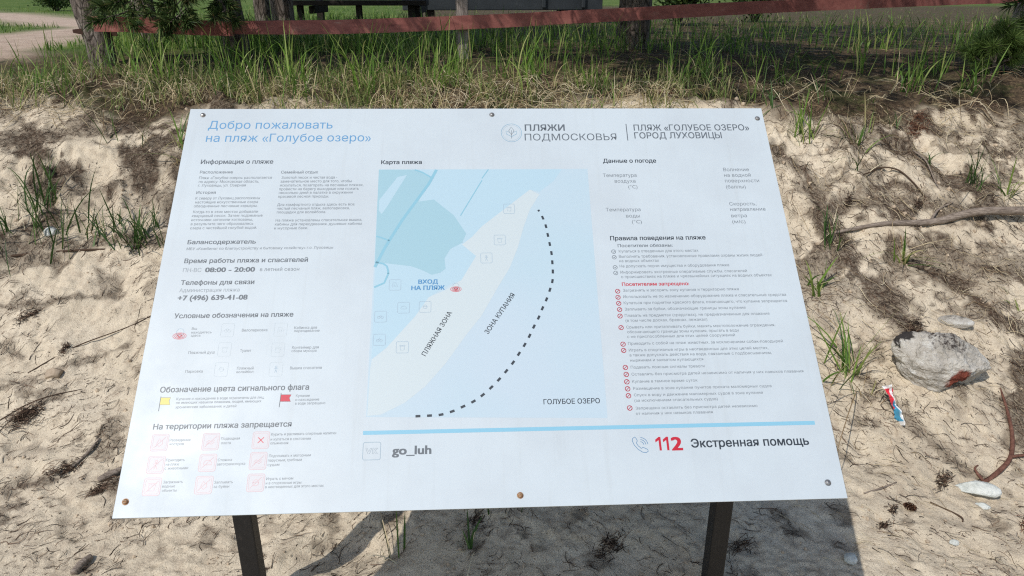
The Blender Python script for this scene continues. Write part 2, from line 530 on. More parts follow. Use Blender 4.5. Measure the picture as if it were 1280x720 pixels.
TEXTS = {
 'title_text': [
  ('Добро пожаловать', -0.6968, 0.446, 0.3135, 0.0253, 'r', 'blue'),
  ('на пляж «Голубое озеро»', -0.697, 0.4056, 0.4135, 0.0249, 'r', 'blue'),
 ],
 'emblem_text': [
  ('ПЛЯЖИ', 0.1119, 0.4372, 0.1045, 0.02, 'b', 'g'),
  ('ПЛЯЖ «ГОЛУБОЕ ОЗЕРО»', 0.3978, 0.4368, 0.3073, 0.0193, 'm', 'g'),
  ('ГОРОД ЛУХОВИЦЫ', 0.397, 0.4117, 0.231, 0.0194, 'm', 'g'),
  ('ПОДМОСКОВЬЯ', 0.1106, 0.4065, 0.2392, 0.0213, 'l', 'g'),
 ],
 'information_text': [
  ('Информация о пляже', -0.6997, 0.3386, 0.1777, 0.0128, 'b', 'g'),
  ('Расположение', -0.6976, 0.31, 0.08, 0.0083, 'm', 's'),
  ('История', -0.6975, 0.251, 0.0465, 0.0081, 'm', 's'),
  ('Семейный отдых', -0.4997, 0.3087, 0.0908, 0.0083, 'm', 's'),
  ('Пляж «Голубое озеро» располагается', -0.6972, 0.2935, 0.1765, 0.0078, 'r', 's'),
  ('по адресу: Московская область,', -0.6962, 0.2825, 0.1457, 0.0077, 'r', 's'),
  ('г. Луховицы, ул. Озерная', -0.6962, 0.2716, 0.1148, 0.0077, 'r', 's'),
  ('К северу от Луховиц расположены', -0.6971, 0.2347, 0.1537, 0.0076, 'r', 's'),
  ('настоящие искусственные озера', -0.696, 0.2236, 0.1492, 0.0075, 'r', 's'),
  ('обводненные песчаные карьеры.', -0.6977, 0.2127, 0.151, 0.0075, 'r', 's'),
  ('Когда-то в этих местах добывали', -0.6972, 0.1963, 0.1537, 0.0074, 'r', 's'),
  ('кварцевый песок. Затем подземные', -0.6982, 0.1853, 0.1668, 0.0074, 'r', 's'),
  ('источники затопили котлованы,', -0.6977, 0.1742, 0.1445, 0.0073, 'r', 's'),
  ('в результате чего образовались', -0.6976, 0.1629, 0.147, 0.0073, 'r', 's'),
  ('озера с чистейшей голубой водой.', -0.6971, 0.1517, 0.1562, 0.0073, 'r', 's'),
  ('Золотой песок и чистая вода -', -0.497, 0.2931, 0.1362, 0.0078, 'r', 's'),
  ('замечательное место для того, чтобы', -0.4986, 0.282, 0.174, 0.0078, 'r', 's'),
  ('искупаться, позагорать на песчаных пляжах,', -0.4987, 0.2706, 0.2037, 0.0077, 'r', 's'),
  ('провести на берегу выходные или пожить', -0.4994, 0.2596, 0.1937, 0.0077, 'r', 's'),
  ('несколько дней в палатке в окружении', -0.4991, 0.249, 0.1788, 0.0076, 'r', 's'),
  ('красивой лесной природы.', -0.4992, 0.2381, 0.1223, 0.0076, 'r', 's'),
  ('Для комфортного отдыха здесь есть все:', -0.4997, 0.2148, 0.1875, 0.0075, 'r', 's'),
  ('чистый песчаный пляж, велопарковка,', -0.4994, 0.2042, 0.1745, 0.0075, 'r', 's'),
  ('площадки для волейбола.', -0.4983, 0.1936, 0.1175, 0.0074, 'r', 's'),
  ('На пляже установлены спасательная вышка,', -0.4989, 0.171, 0.206, 0.0074, 'r', 's'),
  ('кабины для переодевания, душевые кабины', -0.4992, 0.1601, 0.206, 0.0073, 'r', 's'),
  ('и мусорные баки.', -0.5, 0.1493, 0.0797, 0.0073, 'r', 's'),
 ],
 'contact_text': [
  ('Балансодержатель', -0.6975, 0.1115, 0.1585, 0.011, 'b', 'g'),
  ('Время работы пляжа и спасателей', -0.6972, 0.0614, 0.2842, 0.0118, 'b', 'g'),
  ('Телефоны для связи', -0.6965, 0.0051, 0.1662, 0.0119, 'b', 'g'),
  ('08:00 - 20:00', -0.6466, 0.0374, 0.114, 0.0121, 'x', 'g'),
  ('+7 (496) 639-41-08', -0.6977, -0.0337, 0.1565, 0.0125, 'x', 'g'),
  ('МБУ «Комбинат по благоустройству и бытовому хозяйству» г.о. Луховицы', -0.697, 0.0957, 0.34, 0.0071, 'l', 's'),
  ('ПН-ВС', -0.6966, 0.038, 0.0415, 0.0104, 'l', 'f'),
  ('Администрация пляжа', -0.6966, -0.0132, 0.135, 0.0095, 'l', 'f'),
  ('в летний сезон', -0.5213, 0.0383, 0.0902, 0.0094, 'l', 's'),
 ],
 'legend_text': [
  ('Условные обозначения на пляже', -0.698, -0.0778, 0.2642, 0.0118, 'b', 'g'),
  ('Вы', -0.6548, -0.1064, 0.0112, 0.0058, 'r', 's'),
  ('находитесь', -0.6544, -0.1154, 0.0443, 0.0058, 'r', 's'),
  ('здесь', -0.6544, -0.1227, 0.0212, 0.0058, 'r', 's'),
  ('Велопарковка', -0.5441, -0.1125, 0.056, 0.0068, 'r', 's'),
  ('Кабинка для', -0.4289, -0.1085, 0.0503, 0.0068, 'r', 's'),
  ('переодевания', -0.4282, -0.1157, 0.0558, 0.0058, 'r', 's'),
  ('Пляжный душ', -0.6537, -0.1636, 0.0565, 0.0066, 'r', 's'),
  ('Туалет', -0.542, -0.1611, 0.024, 0.0066, 'r', 's'),
  ('Контейнер для', -0.4294, -0.1558, 0.0585, 0.0066, 'r', 's'),
  ('сбора мусора', -0.4298, -0.1633, 0.0545, 0.0057, 'r', 's'),
  ('Парковка', -0.6535, -0.2071, 0.037, 0.0064, 'r', 's'),
  ('Пляжный', -0.5437, -0.202, 0.0355, 0.0065, 'r', 's'),
  ('волейбол', -0.5438, -0.2098, 0.036, 0.0055, 'r', 's'),
  ('Вышка спасателя', -0.4293, -0.2036, 0.0687, 0.0065, 'r', 's'),
 ],
 'flag_text': [
  ('Обозначение цвета сигнального флага', -0.7003, -0.2504, 0.316, 0.0126, 'b', 'g'),
  ('Купание и нахождение в воде ограничены для лиц,', -0.6628, -0.2683, 0.1847, 0.0059, 'r', 's'),
  ('не имеющих навыков плавания, людей, имеющих', -0.6623, -0.2765, 0.179, 0.0058, 'r', 's'),
  ('хронические заболевания, и детей', -0.6621, -0.2863, 0.1275, 0.0058, 'r', 's'),
  ('Купание', -0.4108, -0.2666, 0.0295, 0.0059, 'r', 's'),
  ('и нахождение', -0.4107, -0.2753, 0.0503, 0.0059, 'r', 's'),
  ('в воде запрещено', -0.411, -0.2835, 0.064, 0.0059, 'r', 's'),
 ],
 'ban_text': [
  ('На территории пляжа запрещается', -0.701, -0.3309, 0.2868, 0.012, 'b', 'g'),
  ('Разведение', -0.6626, -0.357, 0.0427, 0.0058, 'r', 's'),
  ('костров', -0.6613, -0.3651, 0.029, 0.0057, 'r', 's'),
  ('Подводная', -0.5572, -0.3562, 0.0387, 0.0058, 'r', 's'),
  ('охота', -0.556, -0.3654, 0.0198, 0.0058, 'r', 's'),
  ('Курить и распивать спиртные напитки', -0.4546, -0.3496, 0.1353, 0.0058, 'r', 's'),
  ('и купаться в состоянии', -0.4547, -0.36, 0.083, 0.0058, 'r', 's'),
  ('опьянения', -0.4545, -0.3683, 0.037, 0.0058, 'r', 's'),
  ('Приходить', -0.663, -0.3985, 0.0375, 0.0056, 'r', 's'),
  ('на пляж', -0.6623, -0.4072, 0.027, 0.0056, 'r', 's'),
  ('с животными', -0.6631, -0.4153, 0.047, 0.0056, 'r', 's'),
  ('Стоянка', -0.558, -0.4007, 0.029, 0.0056, 'r', 's'),
  ('автотранспорта', -0.5586, -0.4094, 0.0573, 0.0056, 'r', 's'),
  ('Подплывать к моторным', -0.4542, -0.3949, 0.0855, 0.0057, 'r', 's'),
  ('парусным, гребным', -0.4554, -0.404, 0.0692, 0.0056, 'r', 's'),
  ('судам', -0.4553, -0.4131, 0.024, 0.0056, 'r', 's'),
  ('Загрязнять', -0.6615, -0.4431, 0.039, 0.0055, 'r', 's'),
  ('водные', -0.6621, -0.4514, 0.0258, 0.0055, 'r', 's'),
  ('объекты', -0.6612, -0.4599, 0.029, 0.0054, 'r', 's'),
  ('Заплывать', -0.5591, -0.446, 0.037, 0.0055, 'r', 's'),
  ('за буйки', -0.5592, -0.4548, 0.0312, 0.0055, 'r', 's'),
  ('Играть с мячом', -0.4548, -0.4417, 0.0545, 0.0055, 'r', 's'),
  ('и в спортивные игры', -0.455, -0.4504, 0.0717, 0.0055, 'r', 's'),
  ('в неотведенных для этого местах', -0.4554, -0.4581, 0.1183, 0.0055, 'r', 's'),
 ],
 'weather_text': [
  ('Данные о погоде', 0.3079, 0.3361, 0.1372, 0.0123, 'b', 'd'),
  ('Температура', 0.304, 0.2929, 0.0857, 0.0104, 'r', 's'),
  ('воздуха', 0.3322, 0.2757, 0.053, 0.0103, 'r', 's'),
  ('(°C)', 0.3652, 0.2584, 0.0232, 0.0102, 'r', 's'),
  ('Температура', 0.3025, 0.192, 0.0865, 0.0099, 'r', 's'),
  ('воды', 0.3512, 0.174, 0.0338, 0.0098, 'r', 's'),
  ('(°C)', 0.3639, 0.1573, 0.0245, 0.0097, 'r', 's'),
  ('Волнение', 0.6154, 0.3085, 0.0665, 0.0105, 'r', 's'),
  ('на водной', 0.6151, 0.2915, 0.0687, 0.0104, 'r', 's'),
  ('поверхности', 0.6144, 0.2746, 0.0882, 0.0103, 'r', 's'),
  ('(баллы)', 0.6141, 0.2565, 0.0505, 0.0102, 'r', 's'),
  ('Скорость,', 0.6146, 0.2061, 0.0683, 0.01, 'r', 's'),
  ('направление', 0.614, 0.1906, 0.0898, 0.0099, 'r', 's'),
  ('ветра', 0.6138, 0.172, 0.0393, 0.0098, 'r', 's'),
  ('(м/с)', 0.6137, 0.1549, 0.033, 0.0098, 'r', 's'),
 ],
 'rules_text': [
  ('Правила поведения на пляже', 0.3059, 0.1104, 0.2345, 0.0117, 'b', 'd'),
  ('Посетители обязаны:', 0.3225, 0.0913, 0.1338, 0.0085, 'm', 'g'),
  ('Посетителям запрещено:', 0.3227, -0.0121, 0.16, 0.0089, 'b', 'red'),
  ('Купаться в отведенных для этого местах', 0.3238, 0.0767, 0.1935, 0.0076, 'r', 's'),
  ('Выполнять требования, установленные правилами охраны жизни людей', 0.3226, 0.0624, 0.3493, 0.0076, 'r', 's'),
  ('на водных объектах', 0.3223, 0.0506, 0.0958, 0.0075, 'r', 's'),
  ('Не допускать порчи имущества и оборудования пляжа', 0.3219, 0.0365, 0.2645, 0.0075, 'r', 's'),
  ('Информировать экстренные оперативные службы, спасателей', 0.3222, 0.0204, 0.305, 0.0074, 'r', 's'),
  ('о происшествиях на пляже и чрезвычайных ситуациях на водных объектах', 0.3229, 0.0084, 0.3625, 0.0074, 'r', 's'),
  ('Загрязнять и засорять зону купания и территорию пляжа', 0.3236, -0.0272, 0.276, 0.0072, 'r', 's'),
  ('Использовать не по назначению оборудование пляжа и спасательные средства', 0.3227, -0.0434, 0.3872, 0.0072, 'r', 's'),
  ('Купаться при поднятии красного флага, означающего, что купание запрещается', 0.3222, -0.0593, 0.3872, 0.0071, 'r', 's'),
  ('Заплывать за буйки, обозначающие границы зоны купания', 0.3232, -0.0751, 0.284, 0.0071, 'r', 's'),
  ('Плавать на предметах (средствах), не предназначенных для плавания', 0.3216, -0.0911, 0.3395, 0.007, 'r', 's'),
  ('(в том числе досках, бревнах, лежаках)', 0.322, -0.1035, 0.1905, 0.007, 'r', 's'),
  ('Срывать или притапливать буйки, менять местоположение ограждения,', 0.3223, -0.1199, 0.347, 0.0069, 'r', 's'),
  ('обозначающего границы зоны купания, прыгать в воду', 0.3233, -0.1317, 0.2592, 0.0069, 'r', 's'),
  ('с не приспособленных для этих целей сооружений', 0.3221, -0.1432, 0.249, 0.0068, 'r', 's'),
  ('Приводить с собой на пляж животных, за исключением собак-поводырей', 0.3223, -0.1599, 0.3573, 0.0068, 'r', 's'),
  ('Играть в спортивные игры в неотведенных для этих целей местах,', 0.3225, -0.1758, 0.3205, 0.0067, 'r', 's'),
  ('а также допускать действия на воде, связанные с подбрасыванием,', 0.3226, -0.1877, 0.326, 0.0067, 'r', 's'),
  ('нырянием и захватом купающихся', 0.323, -0.2, 0.1662, 0.0066, 'r', 's'),
  ('Подавать ложные сигналы тревоги', 0.3226, -0.2165, 0.167, 0.0066, 'r', 's'),
  ('Оставлять без присмотра детей независимо от наличия у них навыков плавания', 0.3227, -0.2328, 0.39, 0.0065, 'r', 's'),
  ('Купание в темное время суток', 0.3222, -0.2494, 0.1468, 0.0064, 'r', 's'),
  ('Размещение в зоне купания пунктов проката маломерных судов', 0.3229, -0.2657, 0.3108, 0.0064, 'r', 's'),
  ('Спуск в воду и движение маломерных судов в зоне купания', 0.3232, -0.2805, 0.2877, 0.0063, 'r', 's'),
  ('(за исключением спасательных судов)', 0.3229, -0.2929, 0.185, 0.0063, 'r', 's'),
  ('Запрещено оставлять без присмотра детей независимо', 0.3237, -0.3102, 0.27, 0.0062, 'r', 's'),
  ('от наличия у них навыков плавания', 0.3231, -0.3221, 0.169, 0.0062, 'r', 's'),
 ],
 'map_heading': [
  ('Карта пляжа', -0.2542, 0.3354, 0.1018, 0.0116, 'b', 'd'),
 ],
 'account_text': [
  ('go_luh', -0.2004, -0.3956, 0.0822, 0.0185, 'x', 'g'),
 ],
 'emergency_number': [
  ('112', 0.3586, -0.4005, 0.0578, 0.0291, 'x', 'red'),
 ],
 'emergency_text': [
  ('Экстренная помощь', 0.4348, -0.3958, 0.2572, 0.0185, 'b', 'd'),
 ],
 'map/map_text': [
  ('ВХОД', -0.1542, 0.0005, 0.0458, 0.0104, 'x', 'blue2'),
  ('НА ПЛЯЖ', -0.17, -0.0155, 0.0772, 0.0107, 'x', 'blue2'),
  ('ГОЛУБОЕ ОЗЕРО', 0.1233, -0.2942, 0.1235, 0.0115, 'm', 'd'),
 ],
}
MAP_TILTED_TEXT = [('ПЛЯЖНАЯ ЗОНА', -0.134, -0.1791, 0.1202, 0.0113, 1.0581), ('ЗОНА КУПАНИЯ', 0.006, -0.1288, 0.1166, 0.0114, 0.9841)]
MAP = {
 'quad': [(-0.2589, 0.3193), (0.2663, 0.3181), (0.2603, -0.3276), (-0.2584, -0.314)],
 'land': [(-0.2589, 0.3186), (0.2011, 0.317), (0.1787, 0.2826), (0.1408, 0.2497), (0.1172, 0.257), (-0.0042, 0.1526), (-0.0278, 0.124), (-0.0522, 0.1032), (-0.019, 0.0717), (-0.0365, 0.04), (-0.0536, 0.0088), (-0.0816, -0.0033), (-0.1295, -0.0344), (-0.1588, -0.0811), (-0.2215, -0.1573), (-0.2534, -0.1837)],
 'beach': [(0.1172, 0.257), (0.1404, 0.2427), (0.1145, 0.199), (0.0965, 0.1471), (0.0807, 0.0922), (0.0597, 0.0388), (0.0299, -0.013), (-0.0087, -0.0833), (-0.0456, -0.1318), (-0.0905, -0.1977), (-0.134, -0.2486), (-0.1765, -0.2838), (-0.2271, -0.3093), (-0.2559, -0.3114), (-0.2548, -0.2042), (-0.2522, -0.1838), (-0.2215, -0.1573), (-0.1588, -0.0811), (-0.1295, -0.0344), (-0.089, -0.0156), (-0.0536, 0.0088), (-0.0365, 0.04), (-0.019, 0.0717), (-0.0522, 0.1032), (-0.0278, 0.124), (-0.0042, 0.1526)],
 'forest': [(-0.259, 0.3188), (-0.1696, 0.3183), (-0.1297, 0.2961), (-0.1583, 0.2241), (-0.1208, 0.23), (-0.0718, 0.1843), (-0.0419, 0.1328), (-0.0521, 0.1077), (-0.08, 0.0913), (-0.0938, 0.0655), (-0.091, 0.0389), (-0.1041, 0.0282), (-0.1236, 0.0232), (-0.1442, 0.035), (-0.1717, 0.0465), (-0.215, 0.0527), (-0.247, 0.0573), (-0.2569, 0.049)],
 'clearing': [(-0.1888, 0.3024), (-0.2325, 0.2142), (-0.2465, 0.1897), (-0.2542, 0.2001), (-0.2545, 0.2287), (-0.2118, 0.2966)],
 'roads': [([(-0.1154, 0.3174), (-0.1336, 0.2763), (-0.1597, 0.2327), (-0.1968, 0.1714), (-0.2343, 0.0984), (-0.2564, 0.0453)], 0.0072), ([(-0.1696, 0.3178), (-0.1507, 0.3101), (-0.1289, 0.2951)], 0.004), ([(-0.2568, 0.1281), (-0.2431, 0.1234), (-0.225, 0.1155)], 0.004), ([(-0.2562, 0.0585), (-0.2365, 0.0538), (-0.2285, 0.0471), (-0.225, 0.0353), (-0.2247, 0.0274), (-0.2235, 0.0297), (-0.2328, 0.0038), (-0.2554, -0.0072)], 0.0045), ([(-0.0017, 0.2852), (-0.0556, 0.1832)], 0.0025), ([(-0.0016, 0.291), (0.015, 0.3177)], 0.0025)],
 'dash': [(0.1362, 0.1957), (0.1452, 0.1754), (0.1517, 0.1513), (0.155, 0.127), (0.1583, 0.102), (0.1611, 0.0773), (0.1618, 0.0525), (0.1616, 0.028), (0.1592, 0.0028), (0.1521, -0.0195), (0.1428, -0.044), (0.1323, -0.0664), (0.1224, -0.0894), (0.1105, -0.1116), (0.0995, -0.134), (0.0874, -0.1557), (0.0738, -0.1767), (0.0599, -0.1974), (0.0441, -0.217), (0.0277, -0.2359), (0.0102, -0.2538), (-0.0087, -0.2705), (-0.029, -0.2846), (-0.0516, -0.2955), (-0.0748, -0.3056), (-0.0987, -0.3122), (-0.1234, -0.3138), (-0.148, -0.3145)],
 'icons': [(0.0635, 0.2017), (0.0383, 0.1145), (0.0055, 0.0661), (-0.2077, -0.0017), (-0.1863, -0.0598), (-0.1373, -0.0585), (-0.2378, -0.0812), (-0.2379, -0.1375), (-0.1861, -0.1565)],
 'eye': [(-0.0668, -0.0117)],
}
ICONS = {
 'ban': [(-0.6821, -0.3588), (-0.5778, -0.3592), (-0.4747, -0.3586), (-0.682, -0.4046), (-0.578, -0.4032), (-0.4755, -0.4018), (-0.6823, -0.449), (-0.5791, -0.4484), (-0.4752, -0.4464)],
 'legend': [(-0.5759, -0.1082), (-0.4589, -0.109), (-0.5764, -0.154), (-0.4602, -0.1568), (-0.5774, -0.2005), (-0.4596, -0.2026)],
 'eye': [(-0.679, -0.1172)],
 'must': [(0.3111, 0.0794), (0.3112, 0.0643), (0.3109, 0.0371), (0.3109, 0.0222)],
 'no': [(0.311, -0.0256), (0.3104, -0.0412), (0.3105, -0.0567), (0.311, -0.0725), (0.3105, -0.0888), (0.3102, -0.1174), (0.3107, -0.158), (0.3106, -0.1731), (0.3106, -0.2135), (0.3109, -0.2298), (0.3105, -0.2468), (0.3106, -0.263), (0.3109, -0.2788), (0.3109, -0.3065)],
 'yflag': [(-0.6961, -0.2595), (-0.6959, -0.2916), (-0.6966, -0.2617), (-0.6751, -0.2621), (-0.6774, -0.2691), (-0.6743, -0.278), (-0.696, -0.2776)],
 'rflag': [(-0.4429, -0.2569), (-0.444, -0.2883), (-0.4431, -0.2605), (-0.4207, -0.2609), (-0.4244, -0.2685), (-0.421, -0.2762), (-0.4435, -0.2758)],
 'logo': [(0.0768, 0.4309)],
 'logo_r': [(0.1038, 0.4308), (0.0778, 0.4591)],
 'div': [(0.3788, 0.4588), (0.3785, 0.4052)],
 'bar': [(-0.2629, -0.3485), (0.7139, -0.3481), (0.7149, -0.3435), (0.713, -0.3523)],
 'vk': [(-0.2429, -0.387)],
 'vkr': [(-0.2246, -0.387), (-0.2437, -0.368)],
 'phone': [(0.3259, -0.3867), (0.3454, -0.3866), (0.328, -0.368)],
 'bolt': [(-0.7155, 0.4891), (0.0273, 0.4891), (0.7329, 0.4751), (0.7146, -0.4768), (0.0651, -0.4859), (-0.7295, -0.4778)],
}

from mathutils.geometry import tessellate_polygon

# ------------------------------------------------------------------ information board
BC = Vector((-0.06408, 1.59799, 1.00672))
BYAW, BTILT, BROLL, BW, BH = 0.056852, 0.825339, 0.008983, 1.5, 1.01904
_a = Vector((math.cos(BYAW), math.sin(BYAW), 0))
_n0 = Vector((math.sin(BYAW), -math.cos(BYAW), 0))
_b = math.cos(BTILT) * Vector((0, 0, -1)) + math.sin(BTILT) * _n0
BU = _a * math.cos(BROLL) + _b * math.sin(BROLL)
BD = -_a * math.sin(BROLL) + _b * math.cos(BROLL)
BV = -BD
BN = BU.cross(BV)
BROOT = Vector((BC.x, BC.y + .03, 0.0))
board = empty("information_board", BROOT, "white beach information board with a pale blue map on two black metal legs", "information board")
BM = Matrix((BU, BV, BN)).transposed().to_4x4()
BM.translation = BC - BROOT

PANEL = (214, 225, 236)
PL = lin(PANEL)
WHITE = (.505, .563, .597)


def ink(rgb):
    q = lin(rgb)
    return tuple(min(.82, q[i] / PL[i] * WHITE[i]) for i in range(3))


def printed(name, rgb):
    k = NT(name)
    k.base(ink(rgb)).set(.42, .35)
    return k.m


kp = NT("white_print_film")
vv = kp.coord("Object")
dirt = kp.noise(vv, 3.5, 6, .65)
fine = kp.noise(vv, 60, 4, .7)
pc = kp.mix(kp.ramp(dirt, [(.40, (0, 0, 0)), (.72, (.8, .8, .8))]), WHITE, (.45, .495, .525))
pc = kp.mix(kp.ramp(fine, [(.70, (0, 0, 0)), (.78, (.22, .22, .22))]), pc, (.42, .42, .40))
grit = kp.noise(vv, 240, 2, .6)
pc = kp.mix(kp.math('MULTIPLY', kp.ramp(grit, [(.70, (0, 0, 0)), (.76, (.8, .8, .8))]), kp.ramp(kp.noise(vv, 2.2, 4, .6), [(.45, (0, 0, 0)), (.7, (1, 1, 1))])), pc, (.33, .30, .26))
streak = kp.noise(kp.coord("Object", (14, .7, 1)), 3, 4, .6)
pc = kp.mix(kp.ramp(streak, [(.55, (0, 0, 0)), (.75, (.35, .35, .35))]), pc, (.43, .465, .48))
kp.base(pc).set(.38, .4)
kp.bump(kp.noise(vv, 4, 2, .5), .10, .01)
kp.l(kp.ramp(kp.noise(vv, 5, 5, .6), [(.3, (.33, .33, .33)), (.7, (.5, .5, .5))]), kp.b.inputs["Roughness"])

bm = bmesh.new()
box_bm(bm, (0, 0, -.002), (BW, BH, .004))
panel = bm_obj("panel", bm, kp.m, board, bevel=.0006)
panel.matrix_local = BM

kb = NT("black_painted_steel")
vb = kb.coord("Object")
nb = kb.noise(vb, 40, 5, .7)
kb.base(kb.ramp(nb, [(.35, (.006, .006, .007)), (.62, (.010, .010, .011)), (.78, (.04, .032, .027))])).set(.5, .4)
kb.bump(kb.noise(vb, 160, 3, .6), .15, .002)
steel_black = kb.m

ax = Vector((_a.x, _a.y, 0))
pn = Vector((-_n0.x, -_n0.y, 0))
legrot = Matrix((ax, pn, Vector((0, 0, 1)))).transposed()
for sgn in (-1, 1):
    p = Vector((BC.x, BC.y, 0)) + ax * (.66 * sgn) + pn * .062 - BROOT
    gz = float(height(p.x + BROOT.x, p.y + BROOT.y))
    bm = bmesh.new()
    z0, z1 = gz - .25, 1.005
    box_bm(bm, (p.x, p.y, (z0 + z1) / 2), (.05, .05, z1 - z0), legrot)
    bm_obj("leg", bm, steel_black, board, bevel=.004)
for vy in (-.36, .36):
    bm = bmesh.new()
    box_bm(bm, (0, vy, -.0245), (1.40, .04, .04))
    o = bm_obj("crossbar", bm, steel_black, board, bevel=.003)
    o.matrix_local = BM
for sx in (-.66, .66):
    bm = bmesh.new()
    box_bm(bm, (sx, .0, -.0245), (.04, .676, .036))
    o = bm_obj("frame_rail", bm, steel_black, board, bevel=.003)
    o.matrix_local = BM

zinc = NT("zinc")
zinc.base(zinc.ramp(zinc.noise(zinc.coord("Object"), 220, 4, .7), [(.4, (.42, .42, .42)), (.62, (.25, .22, .19)), (.75, (.22, .11, .05))])).set(.38, .5, .85)
rusty = NT("rusty_zinc")
rusty.base(rusty.ramp(rusty.noise(rusty.coord("Object"), 260, 4, .7), [(.35, (.35, .28, .2)), (.55, (.32, .15, .06)), (.7, (.12, .05, .025))])).set(.6, .4, .4)
for i, (u, w) in enumerate(ICONS['bolt']):
    bm = bmesh.new()
    # washer, domed head, cross recess
    bmesh.ops.create_cone(bm, cap_ends=True, segments=20, radius1=.0068, radius2=.0066, depth=.0012, matrix=Matrix.Translation((0, 0, .0006)))
    prof = [(.0052, .0012), (.0052, .0022), (.0046, .0036), (.0034, .0046), (.0018, .0050), (.0014, .0036), (0, .0034)]
    rings = []
    for r_, z_ in prof:
        rings.append([bm.verts.new((r_ * math.cos(t * math.tau / 16), r_ * math.sin(t * math.tau / 16), z_)) for t in range(16)] if r_ > 0 else [bm.verts.new((0, 0, z_))])
    for ra, rb in zip(rings[:-1], rings[1:]):
        for t in range(16):
            if len(rb) > 1:
                bm.faces.new((ra[t], ra[(t + 1) % 16], rb[(t + 1) % 16], rb[t]))
            else:
                bm.faces.new((ra[t], ra[(t + 1) % 16], rb[0]))
    o = bm_obj("bolt", bm, rusty.m if i in (4, 5) else zinc.m, board, smooth=False)
    o.matrix_local = BM @ Matrix.Translation((u, w, 0))
    if i == 4:
        o["label"] = "rusty orange bolt at the middle of the lower edge"

INK = {
    'blue': printed("ink_title_blue", (104, 164, 214)),
    'blue2': printed("ink_entrance_blue", (84, 150, 204)),
    'g': printed("ink_grey", (108, 116, 126)),
    's': printed("ink_small_grey", (132, 140, 150)),
    'f': printed("ink_faded_grey", (158, 167, 177)),
    'd': printed("ink_dark", (62, 70, 80)),
    'red': printed("ink_red", (206, 44, 66)),
    'x': printed("ink_extra", (92, 100, 110)),
}
OFF = {'l': 0.0, 'r': .0, 'm': .012, 'b': .021, 'x': .033}
_cache = {}


def _area(P):
    x, y = P[:, 0], P[:, 1]
    return .5 * float(np.sum(x * np.roll(y, -1) - np.roll(x, -1) * y))


def _inside(p, P):
    x, y = P[:, 0], P[:, 1]
    x2, y2 = np.roll(x, -1), np.roll(y, -1)
    c = (y > p[1]) != (y2 > p[1])
    with np.errstate(divide='ignore', invalid='ignore'):
        xi = (x2 - x) * (p[1] - y) / (y2 - y) + x
    return bool(np.sum(c & (p[0] < xi)) % 2)


def _prepare(strings):
    """outlines of all the strings, set in the built-in font"""
    obs = []
    for s in strings:
        cu = bpy.data.curves.new("lettering", 'FONT')
        cu.body = s
        cu.resolution_u = 3
        cu.fill_mode = 'NONE'
        ob = bpy.data.objects.new("lettering", cu)
        COL.objects.link(ob)
        obs.append((s, ob, cu))
    bpy.context.view_layer.update()
    dg = bpy.context.evaluated_depsgraph_get()
    for s, ob, cu in obs:
        me = bpy.data.meshes.new_from_object(ob.evaluated_get(dg))
        _cache[s] = _trace(me)
        bpy.data.meshes.remove(me)
    for s, ob, cu in obs:
        bpy.data.objects.remove(ob)
        bpy.data.curves.remove(cu)


def _trace(me):
    n = len(me.vertices)
    co = np.zeros(n * 3)
    me.vertices.foreach_get("co", co)
    co = co.reshape(-1, 3)[:, :2]
    nb = [[] for _ in range(n)]
    for e in me.edges:
        a, c = e.vertices
        nb[a].append(c)
        nb[c].append(a)
    seen, loops = set(), []
    for st in range(n):
        if st in seen or len(nb[st]) != 2:
            continue
        lp, prev, cur = [], None, st
        while cur not in seen:
            seen.add(cur)
            lp.append(cur)
            nx_ = [k for k in nb[cur] if k != prev and k not in seen]
            if not nx_:
                break
            prev, cur = cur, nx_[0]
        if len(lp) > 2:
            P = co[lp].copy()
            # an outline that runs back into its own stem (soft sign): end it at the stem
            m = len(P)
            vert = [k for k in range(m) if abs(P[k, 0] - P[(k + 1) % m, 0]) < 1e-4 and abs(P[k, 1] - P[(k + 1) % m, 1]) > .03]
            for k in vert:
                for q in vert:
                    dx = P[q, 0] - P[k, 0]
                    lo, hi = sorted((P[k, 1], P[(k + 1) % m, 1]))
                    l2, h2 = sorted((P[q, 1], P[(q + 1) % m, 1]))
                    if 1e-3 < dx < .035 and l2 < lo and h2 > hi:
                        P[k, 0] = P[(k + 1) % m, 0] = P[q, 0] + .0006
            loops.append(P)
    return loops


def _fill(s):
    """strokes of a letter may overlap in the font, so each outline is filled by itself"""
    loops = _cache[s]
    lv = []
    for i, P in enumerate(loops):
        enc = [k for k, Q in enumerate(loops) if k != i and abs(_area(Q)) > abs(_area(P)) and all(_inside(p, Q) for p in P[::2])]
        lv.append(enc)
    sign = {i: np.sign(_area(P)) for i, P in enumerate(loops)}
    Vs, Fs, off, layer = [], [], 0, 0
    for i, P in enumerate(loops):
        if any(sign[k] != sign[i] for k in lv[i]):
            continue            # a hole
        holes = [loops[k] for k in range(len(loops)) if i in lv[k] and sign[k] != sign[i]]
        polys = [[Vector((p[0], p[1], 0)) for p in Q] for Q in [P] + holes]
        tri = tessellate_polygon(polys)
        allp = np.concatenate([P] + holes)
        Vs.append(np.concatenate([allp, np.full((len(allp), 1), (layer % 7) * .000001)], 1))
        Fs.append(np.array([tuple(t) for t in tri], dtype=np.int32).reshape(-1, 3) + off)
        off += len(allp)
        layer += 1
    if not Vs:
        return np.zeros((0, 3)), np.zeros((0, 3), dtype=np.int32)
    return np.concatenate(Vs), np.concatenate(Fs)


